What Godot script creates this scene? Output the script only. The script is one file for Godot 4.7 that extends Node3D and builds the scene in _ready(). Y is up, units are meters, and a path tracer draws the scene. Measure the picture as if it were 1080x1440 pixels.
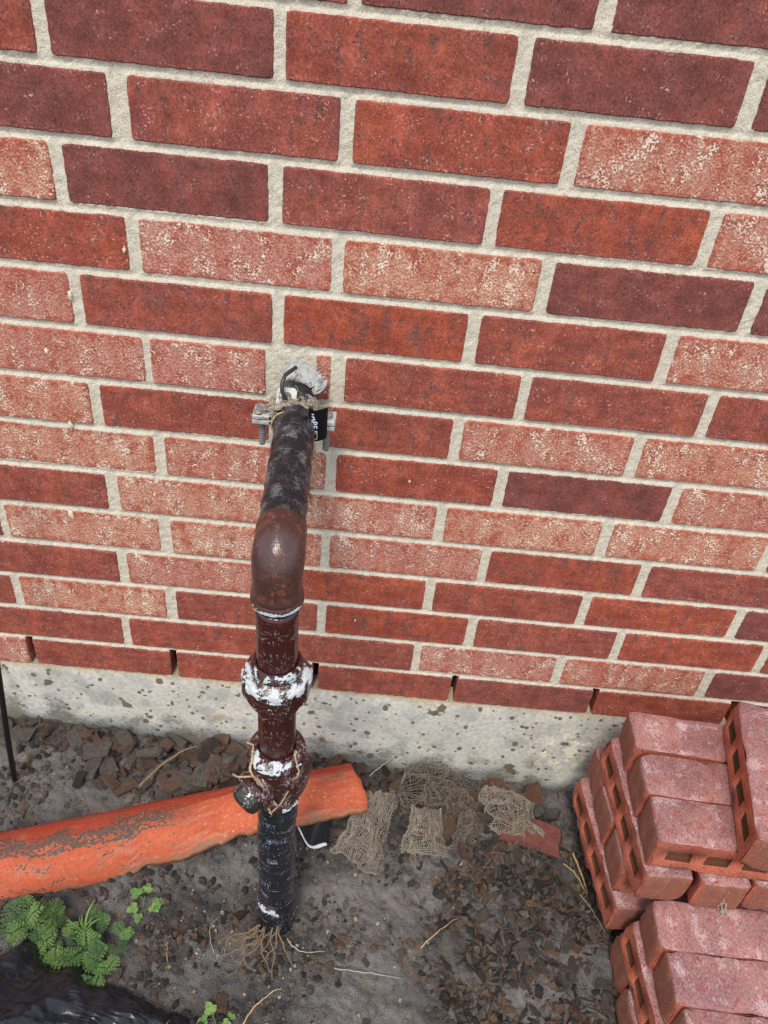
extends Node3D

# ------------------------------------------------------------------ helpers
var M := {}
var taken := {}
var rng := RandomNumberGenerator.new()
var soil_big := FastNoiseLite.new()
var soil_mid := FastNoiseLite.new()
var soil_fine := FastNoiseLite.new()
var wob := FastNoiseLite.new()

class MB:
	# collects triangles wound counter-clockwise seen from outside
	var v := PackedVector3Array()
	var uv := PackedVector2Array()
	var col := PackedColorArray()
	var idx := PackedInt32Array()
	var use_col := false
	func p(a: Vector3, t := Vector2.ZERO, c := Color.WHITE) -> int:
		v.append(a); uv.append(t); col.append(c)
		return v.size() - 1
	func tri(a: int, b: int, c: int) -> void:
		idx.append(a); idx.append(b); idx.append(c)
	func quad(a: int, b: int, c: int, d: int) -> void:
		tri(a, b, c); tri(a, c, d)
	func flat_quad(a: Vector3, b: Vector3, c: Vector3, d: Vector3, t0 := Vector2.ZERO, t1 := Vector2.ONE) -> void:
		var i := p(a, t0); p(b, Vector2(t1.x, t0.y)); p(c, t1); p(d, Vector2(t0.x, t1.y))
		quad(i, i + 1, i + 2, i + 3)
	func volume() -> float:
		var s := 0.0
		for k in range(0, idx.size(), 3):
			s += v[idx[k]].dot(v[idx[k + 1]].cross(v[idx[k + 2]]))
		return s
	# mode: "smooth" shared indices, "weld" smooth by position, "flat"
	func mesh(mode := "smooth", closed := true) -> ArrayMesh:
		if closed:
			var mid := Vector3.ZERO
			for q in v: mid += q
			mid /= max(1, v.size())
			var s := 0.0
			for k in range(0, idx.size(), 3):
				s += (v[idx[k]] - mid).dot((v[idx[k + 1]] - mid).cross(v[idx[k + 2]] - mid))
			if s < 0.0: flip()
		if mode == "flat": unshare()
		var n := PackedVector3Array()
		n.resize(v.size())
		var keys := {}
		for k in range(0, idx.size(), 3):
			var a := idx[k]; var b := idx[k + 1]; var c := idx[k + 2]
			var f := (v[b] - v[a]).cross(v[c] - v[a])
			if mode == "weld":
				for q in [a, b, c]:
					var key := Vector3i((v[q] * 20000.0).round())
					keys[key] = keys.get(key, Vector3.ZERO) + f
			else:
				n[a] += f; n[b] += f; n[c] += f
		for i in v.size():
			if mode == "weld": n[i] = keys.get(Vector3i((v[i] * 20000.0).round()), Vector3.UP)
			n[i] = n[i].normalized() if n[i].length_squared() > 1e-24 else Vector3.UP
		flip()
		var arr := []
		arr.resize(Mesh.ARRAY_MAX)
		arr[Mesh.ARRAY_VERTEX] = v
		arr[Mesh.ARRAY_NORMAL] = n
		arr[Mesh.ARRAY_TEX_UV] = uv
		if use_col: arr[Mesh.ARRAY_COLOR] = col
		arr[Mesh.ARRAY_INDEX] = idx
		var m := ArrayMesh.new()
		m.add_surface_from_arrays(Mesh.PRIMITIVE_TRIANGLES, arr)
		return m
	func flip() -> void:
		for k in range(0, idx.size(), 3):
			var t := idx[k + 1]; idx[k + 1] = idx[k + 2]; idx[k + 2] = t
	func unshare() -> void:
		var v2 := PackedVector3Array(); var uv2 := PackedVector2Array(); var c2 := PackedColorArray(); var i2 := PackedInt32Array()
		for i in idx:
			i2.append(v2.size()); v2.append(v[i]); uv2.append(uv[i]); c2.append(col[i])
		v = v2; uv = uv2; col = c2; idx = i2

func numbered(called: String) -> String:
	var k: int = taken.get(called, 0)
	taken[called] = k + 1
	return called if k == 0 else "%s_%03d" % [called, k]

func tag(o: Node, label := "", category := "", group := "", kind := "") -> Node:
	if label: o.set_meta("label", label)
	if category: o.set_meta("category", category)
	if group: o.set_meta("group", group)
	if kind: o.set_meta("kind", kind)
	return o

func part(called: String, m: Mesh, mat: Material, parent: Node = null) -> MeshInstance3D:
	var o := MeshInstance3D.new()
	o.mesh = m
	if mat: o.material_override = mat
	if parent == null:
		o.name = numbered(called); add_child(o)
	else:
		var k := 0
		var n := called
		while parent.has_node(NodePath(n)):
			k += 1
			n = "%s_%03d" % [called, k]
		o.name = n; parent.add_child(o)
	return o

func base(called: String, at := Vector3.ZERO, turn := 0.0) -> Node3D:
	var o := Node3D.new()
	o.name = numbered(called); add_child(o)
	o.position = at; o.rotation.y = turn
	return o

func srgb(r: float, g: float, b: float) -> Color:
	return Color(r / 255.0, g / 255.0, b / 255.0)
func lin(r: float, g: float, b: float) -> Color:
	return Color(r / 255.0, g / 255.0, b / 255.0).srgb_to_linear()

func mat(c: Color, rough := 0.8, metal := 0.0, spec := 0.5) -> StandardMaterial3D:
	var m := StandardMaterial3D.new()
	m.albedo_color = c; m.roughness = rough; m.metallic = metal; m.metallic_specular = spec
	m.cull_mode = BaseMaterial3D.CULL_DISABLED
	return m

func noise(sd: int, freq: float, oct := 3, kind := FastNoiseLite.TYPE_SIMPLEX_SMOOTH, fract := FastNoiseLite.FRACTAL_FBM) -> FastNoiseLite:
	var n := FastNoiseLite.new()
	n.seed = sd; n.frequency = freq; n.noise_type = kind; n.fractal_type = fract; n.fractal_octaves = oct
	return n

func bytes(n: FastNoiseLite, w: int, h: int, sx := 1, sy := 1) -> PackedByteArray:
	var im := n.get_image(w / sx, h / sy, false, false, true)
	im.convert(Image.FORMAT_L8)
	if sx > 1 or sy > 1: im.resize(w, h, Image.INTERPOLATE_CUBIC)
	return im.get_data()

func tex(w: int, h: int, d: PackedByteArray, f: int) -> ImageTexture:
	return ImageTexture.create_from_image(Image.create_from_data(w, h, false, f, d))

func relief(m: StandardMaterial3D, t: Texture2D, cm: float) -> void:
	m.heightmap_enabled = true; m.heightmap_texture = t; m.heightmap_scale = cm

func triplanar(m: StandardMaterial3D, s: float, world := false) -> void:
	m.uv1_triplanar = true; m.uv1_world_triplanar = world; m.uv1_scale = Vector3(s, s, s)

func st(a: float, b: float, x: float) -> float:
	var t := clampf((x - a) / (b - a), 0.0, 1.0)
	return t * t * (3.0 - 2.0 * t)

# ring sweep: path points with a radius each, round section
func sweep(b: MB, path: Array, radii: Array, seg := 10, cap := true, vscale := 1.0, jit := 0.0) -> void:
	var up := Vector3(0.13, 0.9, 0.41).normalized()
	var first := -1
	var dist := 0.0
	var side := Vector3.ZERO
	for i in path.size():
		var a: Vector3 = path[max(0, i - 1)]; var c: Vector3 = path[min(path.size() - 1, i + 1)]
		var t := (c - a).normalized()
		if side == Vector3.ZERO:
			side = t.cross(up if absf(t.dot(up)) < 0.95 else Vector3.RIGHT).normalized()
		side = (side - t * side.dot(t)).normalized()
		var bi := t.cross(side)
		if i > 0: dist += (path[i] - path[i - 1]).length()
		for k in seg + 1:
			var an := TAU * k / seg
			var r: float = radii[i] if i < radii.size() else radii[-1]
			if jit > 0.0: r *= 1.0 + jit * wob.get_noise_3dv((path[i] + Vector3(cos(an), sin(an), 0) * r) * 900.0)
			var j := b.p(path[i] + (side * cos(an) + bi * sin(an)) * r, Vector2(float(k) / seg, dist * vscale))
			if first < 0: first = j
	var w := seg + 1
	for i in path.size() - 1:
		for k in seg:
			var q := first + i * w + k
			b.quad(q, q + 1, q + w + 1, q + w)
	if cap:
		var s := b.p(path[0]); var e := b.p(path[-1])
		for k in seg:
			b.tri(s, first + k + 1, first + k)
			var q := first + (path.size() - 1) * w + k
			b.tri(e, q, q + 1)

# lathe about an axis; profile = [radius, along], creases are split
func lathe(b: MB, o: Vector3, axis: Vector3, prof: Array, seg := 32, sides := 0, vlen := 1.0, turn := 0.0) -> void:
	axis = axis.normalized()
	var s := axis.cross(Vector3.RIGHT if absf(axis.x) < 0.8 else Vector3.FORWARD).normalized()
	var q := axis.cross(s)
	for i in prof.size() - 1:
		var f := b.v.size()
		for e in 2:
			var pr: Vector2 = prof[i + e]
			for k in seg + 1:
				var an := TAU * k / seg + turn
				var r := pr.x
				if sides > 0:
					var w := TAU / sides
					var d := fposmod(an - turn, w) - w * 0.5
					r = pr.x * cos(w * 0.5) / cos(d)
					r = minf(r, pr.x * 0.985)
				b.p(o + axis * pr.y + (s * cos(an) + q * sin(an)) * r, Vector2(float(k) / seg, pr.y * vlen))
		for k in seg:
			b.quad(f + k, f + k + 1, f + seg + 2 + k, f + seg + 1 + k)

func box(b: MB, c: Vector3, s: Vector3, bas := Basis.IDENTITY, bev := 0.001) -> void:
	# chamfered box
	var h := s * 0.5
	var pts := []
	for d in 3:
		for sg in [-1.0, 1.0]:
			var u := (d + 1) % 3; var w := (d + 2) % 3
			var q := []
			for e in [[-1, -1], [1, -1], [1, 1], [-1, 1]]:
				var t := Vector3.ZERO
				t[d] = sg * h[d]; t[u] = e[0] * (h[u] - bev); t[w] = e[1] * (h[w] - bev)
				q.append(c + bas * t)
			if sg < 0: q.reverse()
			b.flat_quad(q[0], q[1], q[2], q[3])
	for d in 3:
		var u := (d + 1) % 3; var w := (d + 2) % 3
		for su in [-1.0, 1.0]:
			for sw in [-1.0, 1.0]:
				var q := []
				for e in [[0, -1], [0, 1], [1, 1], [1, -1]]:
					var t := Vector3.ZERO
					t[d] = e[1] * (h[d] - bev)
					t[u] = su * (h[u] - (bev if e[0] == 1 else 0.0)); t[w] = sw * (h[w] - (0.0 if e[0] == 1 else bev))
					q.append(c + bas * t)
				if su * sw > 0: q.reverse()
				b.flat_quad(q[0], q[1], q[2], q[3])

func ground_y(x: float, z: float) -> float:
	var near := lerpf(0.05, -0.034, clampf((x + 0.27) / 1.16, -0.4, 1.25))
	var far := lerpf(0.012, -0.02, clampf((x + 0.2) / 1.1, -0.3, 1.3))
	var h := lerpf(near, far, st(0.02, 0.26, z))
	if z > 1.3 or x < -1.0 or x > 2.2: return far
	h += soil_big.get_noise_2d(x, z) * 0.014 + soil_mid.get_noise_2d(x, z) * 0.007
	h -= 0.010 * exp(-pow((x - 0.28) / 0.10, 2) - pow((z - 0.36) / 0.08, 2))
	return h

# ------------------------------------------------------------------ textures
func brick_atlas() -> void:
	var W := 2048
	var nl := bytes(noise(11, 0.006, 3), W, W)
	var nm := bytes(noise(12, 0.028, 4), W, W)
	var nh := bytes(noise(13, 0.16, 3), W, W)
	var nc := bytes(noise(14, 0.075, 1, FastNoiseLite.TYPE_CELLULAR, FastNoiseLite.FRACTAL_NONE), W, W)
	var nf := bytes(noise(15, 0.11, 3), W, W)
	var cr := noise(16, 0.009, 3, FastNoiseLite.TYPE_SIMPLEX_SMOOTH, FastNoiseLite.FRACTAL_RIDGED)
	cr.domain_warp_enabled = true; cr.domain_warp_amplitude = 14.0; cr.domain_warp_frequency = 0.05
	var nr := bytes(cr, W, W)
	var ns := bytes(noise(17, 0.02, 4), W, W, 1, 4)
	var nq := bytes(noise(18, 0.03, 4), W, W, 4, 1)
	var nv := bytes(noise(19, 0.30, 2, FastNoiseLite.TYPE_VALUE), W, W)
	var ng := bytes(noise(20, 0.014, 3), W, W)
	var cells := PackedFloat32Array()
	rng.seed = 77
	for k in 64 * 4: cells.append(rng.randf())
	var d := PackedByteArray(); d.resize(W * W * 3)
	var g := PackedByteArray(); g.resize(W * W)
	for y in W:
		var row := y >> 7
		for x in W:
			var i := y * W + x
			var cell := ((row << 2) + (x >> 9)) * 4
			var t0 := cells[cell]; var t1 := cells[cell + 1]; var t2 := cells[cell + 2]
			var l := nl[i] / 255.0; var m := nm[i] / 255.0; var h := nh[i] / 255.0
			var f := nf[i] / 255.0; var s := ns[i] / 255.0; var q := nq[i] / 255.0
			var vn := nv[i] / 255.0; var g2 := ng[i] / 255.0
			var pit := 1.0 - clampf((nc[i] / 255.0 - 0.03) / 0.13, 0.0, 1.0)
			pit *= clampf((l * 0.5 + m - 0.62) * 5.0, 0.0, 1.0)
			var r := 0.0; var gg := 0.0; var b := 0.0; var hg := 0.5
			var ex := float(x & 511); var ey := float(y & 127)
			var edge := minf(minf(ex, 511.0 - ex), minf(ey, 127.0 - ey))
			if row < 6 or (row >= 11 and row < 13):
				var cc := row >= 11
				var k := clampf(l * 1.3 - 0.2, 0.0, 1.0)
				if cc:
					r = 142.0 - 22.0 * k; gg = 78.0 - 8.0 * k; b = 68.0 - 3.0 * k
				else:
					r = lerpf(176.0, 158.0, t0) - 24.0 * k; gg = lerpf(88.0, 88.0, t0) - 13.0 * k; b = lerpf(62.0, 74.0, t0) - 3.0 * k
				var sm := clampf((m * 0.35 + s * 0.3 + g2 * 0.45 - 0.51 - 0.06 * t1) * 4.6, 0.0, 1.0) * 0.8
				var bandy := clampf((q - 0.62) * 4.0, 0.0, 1.0) * t2 * 0.5
				sm = maxf(sm, bandy)
				r = lerpf(r, 112.0, sm); gg = lerpf(gg, 70.0, sm); b = lerpf(b, 65.0, sm)
				var v := 1.0 + (h - 0.5) * 0.26 + (vn - 0.5) * 0.36 + (g2 - 0.5) * 0.34 + (q - 0.5) * 0.16
				r *= v; gg *= v; b *= v
				var fl := clampf((vn * 0.55 + f * 0.45 - 0.63) * 11.0, 0.0, 1.0) * clampf((q * 0.65 + m * 0.5 - 0.55 - (0.1 if cc else 0.0)) * 5.0 * (0.3 + t1), 0.0, 1.0)
				if edge < 12.0: fl = maxf(fl, clampf((h - 0.66) * 5.0, 0.0, 1.0) * 0.6)
				r = lerpf(r, 214.0, fl); gg = lerpf(gg, 166.0, fl); b = lerpf(b, 152.0, fl)
				hg = 0.55 + (m - 0.5) * 0.25 + (h - 0.5) * 0.16 + fl * 0.2
				if true:
					var ck := clampf((nr[i] / 255.0 - (0.90 if cc else 0.925)) * 14.0, 0.0, 1.0) * clampf((m - (0.42 if cc else 0.5)) * 5.0, 0.0, 1.0)
					r = lerpf(r, 76.0, ck * 0.75); gg = lerpf(gg, 46.0, ck * 0.75); b = lerpf(b, 46.0, ck * 0.75)
					hg -= ck * 0.3
				pit *= clampf((g2 - 0.42) * 4.0, 0.15, 0.8)
				r = lerpf(r, 70.0, pit); gg = lerpf(gg, 44.0, pit); b = lerpf(b, 44.0, pit)
				hg -= pit * 0.35
			elif row < 11:
				r = 174.0 - 14.0 * l; gg = 90.0 - 4.0 * l; b = 68.0 + 6.0 * t0
				var ed := clampf((edge - 3.0 + (m - 0.5) * 46.0) / 14.0, 0.0, 1.0)
				var lowred := clampf((g2 - 0.60) * 6.0, 0.0, 1.0)
				var cov := clampf((vn * 0.32 + h * 0.28 + m * 0.3 + s * 0.25 + (l - 0.5) * 0.35 - 0.16) * 2.2, 0.0, 1.0) * (0.3 + 0.7 * ed) * (1.0 - 0.8 * lowred)
				cov *= 0.75 + 0.25 * t1
				var tr := lerpf(200.0, 190.0, t0); var tg := lerpf(148.0, 140.0, t0); var tb := lerpf(124.0, 128.0, t0)
				r = lerpf(r, tr, cov); gg = lerpf(gg, tg, cov); b = lerpf(b, tb, cov)
				var gyv := clampf((g2 * 0.5 + q * 0.5 - 0.58) * 4.0, 0.0, 1.0) * 0.4
				r = lerpf(r, 160.0, gyv); gg = lerpf(gg, 112.0, gyv); b = lerpf(b, 104.0, gyv)
				var v := 1.0 + (h - 0.5) * 0.3 + (vn - 0.5) * 0.3
				r *= v; gg *= v; b *= v
				var fl := clampf((vn * 0.5 + f * 0.3 + h * 0.2 + (s - 0.5) * 0.25 + (l - 0.5) * 0.25 + (m - 0.5) * 0.2 + (g2 - 0.5) * 0.3 - 0.605) * 9.0, 0.0, 1.0) * (0.3 + 0.7 * ed)
				r = lerpf(r, 246.0, fl * 0.8); gg = lerpf(gg, 230.0, fl * 0.85); b = lerpf(b, 210.0, fl * 0.85)
				pit = 1.0 - clampf((nc[i] / 255.0 - 0.02) / 0.12, 0.0, 1.0)
				pit *= clampf((m - 0.5) * 5.0, 0.0, 1.0)
				r = lerpf(r, 86.0, pit * 0.75); gg = lerpf(gg, 46.0, pit * 0.75); b = lerpf(b, 42.0, pit * 0.75)
				hg = 0.42 + (vn - 0.5) * 0.5 + (h - 0.5) * 0.3 + cov * 0.1 + fl * 0.2 - pit * 0.35
			elif row < 15:
				var k := clampf(l * 1.4 - 0.2, 0.0, 1.0)
				r = lerpf(180.0, 152.0, k) - 16.0 * t0; gg = lerpf(130.0, 110.0, k) - 10.0 * t0; b = lerpf(120.0, 106.0, k) - 4.0 * t0
				var red := clampf((m - 0.60) * 5.0, 0.0, 1.0) * 0.6
				r = lerpf(r, 166.0, red); gg = lerpf(gg, 86.0, red); b = lerpf(b, 78.0, red)
				var v := 1.0 + (h - 0.5) * 0.3 + (vn - 0.5) * 0.3
				r *= v; gg *= v; b *= v
				var sc := clampf((vn * 0.3 + f * 0.25 + q * 0.3 + s * 0.3 + (g2 - 0.5) * 0.5 - 0.62) * 5.0, 0.0, 1.0) * (0.45 + 0.55 * t1)
				r = lerpf(r, 214.0, sc); gg = lerpf(gg, 192.0, sc); b = lerpf(b, 194.0, sc)
				r = lerpf(r, 88.0, pit * 0.6); gg = lerpf(gg, 52.0, pit * 0.6); b = lerpf(b, 52.0, pit * 0.6)
				hg = 0.5 + (f - 0.5) * 0.3 + (h - 0.5) * 0.25 - pit * 0.3
			else:
				var v := 1.0 + (h - 0.5) * 0.35 + (f - 0.5) * 0.3
				if ex < 0.0 or x < 1024:
					r = 188.0 - 26.0 * l; gg = 104.0 - 12.0 * l; b = 76.0
					var dk := clampf((m - 0.6) * 4.0, 0.0, 1.0) * 0.5
					r = lerpf(r, 120.0, dk); gg = lerpf(gg, 66.0, dk); b = lerpf(b, 52.0, dk)
				else:
					r = 150.0 - 20.0 * l; gg = 92.0 - 8.0 * l; b = 74.0
					var tn := clampf((s * 0.6 + m * 0.5 - 0.45) * 3.0, 0.0, 1.0) * 0.75
					r = lerpf(r, 146.0, tn); gg = lerpf(gg, 112.0, tn); b = lerpf(b, 80.0, tn)
					var rd := clampf((f - 0.62) * 6.0, 0.0, 1.0) * 0.6
					r = lerpf(r, 160.0, rd); gg = lerpf(gg, 74.0, rd); b = lerpf(b, 56.0, rd)
				r *= v; gg *= v; b *= v
				hg = 0.5 + (f - 0.5) * 0.4 + (h - 0.5) * 0.3
			var j := i * 3
			d[j] = int(clampf(r, 0.0, 255.0)); d[j + 1] = int(clampf(gg, 0.0, 255.0)); d[j + 2] = int(clampf(b, 0.0, 255.0))
			g[i] = int(clampf(hg, 0.0, 1.0) * 255.0)
	var m1 := mat(Color.WHITE, 0.86, 0.0, 0.35)
	m1.albedo_texture = tex(W, W, d, Image.FORMAT_RGB8)
	relief(m1, tex(W, W, g, Image.FORMAT_L8), 0.16)
	M.brick = m1
	M.loose = m1.duplicate()
	M.loose.vertex_color_use_as_albedo = true

# plain grain: albedo ramps between colours by two noises, with relief
func grain(sd: int, size: int, cols: Array, f1: float, f2: float, cm: float, rough := 0.9, scale := 4.0, world := false, spec := 0.4, speck := 0.0, speckc := Color.WHITE) -> StandardMaterial3D:
	var a := noise(sd, f1, 4); var b := noise(sd + 1, f2, 3)
	var ia := a.get_seamless_image(size, size, false, false, 0.15, true); ia.convert(Image.FORMAT_L8)
	var ib := b.get_seamless_image(size, size, false, false, 0.15, true); ib.convert(Image.FORMAT_L8)
	var da := ia.get_data(); var db := ib.get_data()
	var d := PackedByteArray(); d.resize(size * size * 3)
	var g := PackedByteArray(); g.resize(size * size)
	var n := cols.size() - 1
	for i in size * size:
		var p := da[i] / 255.0; var q := db[i] / 255.0
		var t := clampf((p * 0.6 + q * 0.4 - 0.2) / 0.6, 0.0, 0.9999) * n
		var k := int(t)
		var c: Color = cols[k].lerp(cols[k + 1], t - k)
		if speck > 0.0 and q > 1.0 - speck and p > 0.4: c = c.lerp(speckc, clampf((q - 1.0 + speck) * 14.0, 0.0, 1.0))
		var v := 0.88 + 0.24 * q
		d[i * 3] = int(clampf(c.r * v, 0.0, 1.0) * 255.0); d[i * 3 + 1] = int(clampf(c.g * v, 0.0, 1.0) * 255.0); d[i * 3 + 2] = int(clampf(c.b * v, 0.0, 1.0) * 255.0)
		g[i] = int((p * 0.45 + q * 0.55) * 255.0)
	var m := mat(Color.WHITE, rough, 0.0, spec)
	m.albedo_texture = tex(size, size, d, Image.FORMAT_RGB8)
	relief(m, tex(size, size, g, Image.FORMAT_L8), cm)
	if scale > 0.0: triplanar(m, scale, world)
	return m

const GLYPH := {"T": "1111100100001000010000100001000010000100", "A": "0111010001100011000111111100011000110001", "P": "1111010001100011111010000100001000010000", "E": "1111110000100001111010000100001000011111",
	"R": "1111010001100011111010100100101000110001", "I": "1111100100001000010000100001000010011111", "W": "1000110001100011000110101101011101110001", "N": "1000111001110011010110101100111001110001", "O": "0111010001100011000110001100011000101110"}

func letters(im: Image, s: String, x: int, y: int, px: int, c: Color, drop := 0.0) -> void:
	for ch in s:
		if GLYPH.has(ch):
			var g: String = GLYPH[ch]
			for r in 8:
				for k in 5:
					if g[r * 5 + k] == "1" and rng.randf() >= drop:
						im.fill_rect(Rect2i(posmod(x + k * px, im.get_width()), y + r * px, px, px), c)
		x += 6 * px

func tape_material(sd: int, dust: float, wet: bool) -> StandardMaterial3D:
	var W := 512; var H := 1024
	rng.seed = sd
	var im := Image.create(W, H, false, Image.FORMAT_RGB8)
	im.fill(Color(0, 0, 0))
	for r in 20:
		var y := 10 + r * 49 + rng.randi_range(-4, 4)
		var x := rng.randi_range(0, 200)
		while x < W + 100:
			letters(im, ["TAPE", "TAPE", "TAPE", "RO", "NO"][rng.randi_range(0, 4)], x, y, 3 if rng.randf() < 0.75 else 4, Color(1, 1, 1) * rng.randf_range(0.35, 1.0), 0.12)
			x += rng.randi_range(110, 190)
	var td := im.get_data()
	var nm := bytes(noise(sd + 1, 0.012, 4), W, H); var nh := bytes(noise(sd + 2, 0.09, 3), W, H); var nq := bytes(noise(sd + 3, 0.05, 3), W, H, 8, 1)
	var d := PackedByteArray(); d.resize(W * H * 3)
	var g := PackedByteArray(); g.resize(W * H)
	var ro := PackedByteArray(); ro.resize(W * H)
	for y in H:
		for x in W:
			var i := y * W + x
			var m := nm[i] / 255.0; var h := nh[i] / 255.0; var q := nq[i] / 255.0
			var wr := fposmod(y + x * 0.14, 72.0) / 72.0
			var lip := 1.0 - clampf(wr / 0.07, 0.0, 1.0)
			var r := 30.0; var gg := 32.0; var b := 38.0
			var t := td[i * 3] / 255.0 * clampf(0.35 + m * 1.1 - (1.0 - h) * 0.5, 0.0, 1.0)
			r = lerpf(r, 150.0, t); gg = lerpf(gg, 164.0, t); b = lerpf(b, 196.0, t)
			var du := clampf((m * 0.9 + h * 0.5 + lip * 0.3 - 0.98 + dust * 0.3) * 2.6, 0.0, 0.9) * dust
			r = lerpf(r, 132.0, du); gg = lerpf(gg, 129.0, du); b = lerpf(b, 126.0, du)
			var sp := 0.0
			if wet:
				sp = clampf((h - 0.72) * 9.0, 0.0, 1.0) * clampf((q - 0.45) * 5.0, 0.0, 1.0)
				sp = maxf(sp, lip * clampf((m - 0.52) * 7.0, 0.0, 0.9))
				r = lerpf(r, 206.0, sp); gg = lerpf(gg, 206.0, sp); b = lerpf(b, 212.0, sp)
			d[i * 3] = int(r); d[i * 3 + 1] = int(gg); d[i * 3 + 2] = int(b)
			g[i] = int(clampf(0.3 + (1.0 - wr) * 0.3 + lip * 0.12 + (h - 0.5) * 0.2 + sp * 0.2, 0.0, 1.0) * 255.0)
			ro[i] = int(clampf((0.18 if wet else 0.27) + du * 0.6 + sp * 0.3, 0.0, 1.0) * 255.0)
	var mt := mat(Color.WHITE, 1.0, 0.0, 0.5)
	mt.albedo_texture = tex(W, H, d, Image.FORMAT_RGB8)
	mt.roughness_texture = tex(W, H, ro, Image.FORMAT_L8)
	relief(mt, tex(W, H, g, Image.FORMAT_L8), 0.12)
	return mt

# painted iron with soap streaks
func iron_material(sd: int, c0: Color, c1: Color, soap: float, rough: float, rust: float) -> StandardMaterial3D:
	var W := 512
	var nm := bytes(noise(sd, 0.012, 4), W, W); var nh := bytes(noise(sd + 1, 0.07, 4), W, W)
	var nv := bytes(noise(sd + 2, 0.05, 3), W, W, 1, 4); var nq := bytes(noise(sd + 3, 0.03, 3), W, W, 4, 1)
	var d := PackedByteArray(); d.resize(W * W * 3)
	var g := PackedByteArray(); g.resize(W * W)
	var ro := PackedByteArray(); ro.resize(W * W)
	for i in W * W:
		var m := nm[i] / 255.0; var h := nh[i] / 255.0; var v := nv[i] / 255.0; var q := nq[i] / 255.0
		var c := c0.lerp(c1, clampf(m * 0.7 + v * 0.5 - 0.2, 0.0, 1.0))
		c = c.lerp(srgb(134, 72, 40), clampf((m - 0.58) * 4.0, 0.0, 1.0) * rust)
		var s := clampf((h * 0.55 + maxf(v, q) * 0.42 + m * 0.3 - 0.865 + soap * 0.05) * 9.0, 0.0, 1.0) * soap
		c = c.lerp(srgb(208, 205, 206), clampf(s, 0.0, 0.92))
		d[i * 3] = int(c.r * 255.0); d[i * 3 + 1] = int(c.g * 255.0); d[i * 3 + 2] = int(c.b * 255.0)
		g[i] = int(clampf(0.4 + (h - 0.5) * 0.25 + s * 0.3, 0.0, 1.0) * 255.0)
		ro[i] = int(clampf(rough + s * 0.25 + (m - 0.5) * 0.25, 0.05, 1.0) * 255.0)
	var mt := mat(Color.WHITE, 1.0, 0.0, 0.55)
	mt.albedo_texture = tex(W, W, d, Image.FORMAT_RGB8)
	mt.roughness_texture = tex(W, W, ro, Image.FORMAT_L8)
	relief(mt, tex(W, W, g, Image.FORMAT_L8), 0.13)
	triplanar(mt, 7.0)
	return mt

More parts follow.
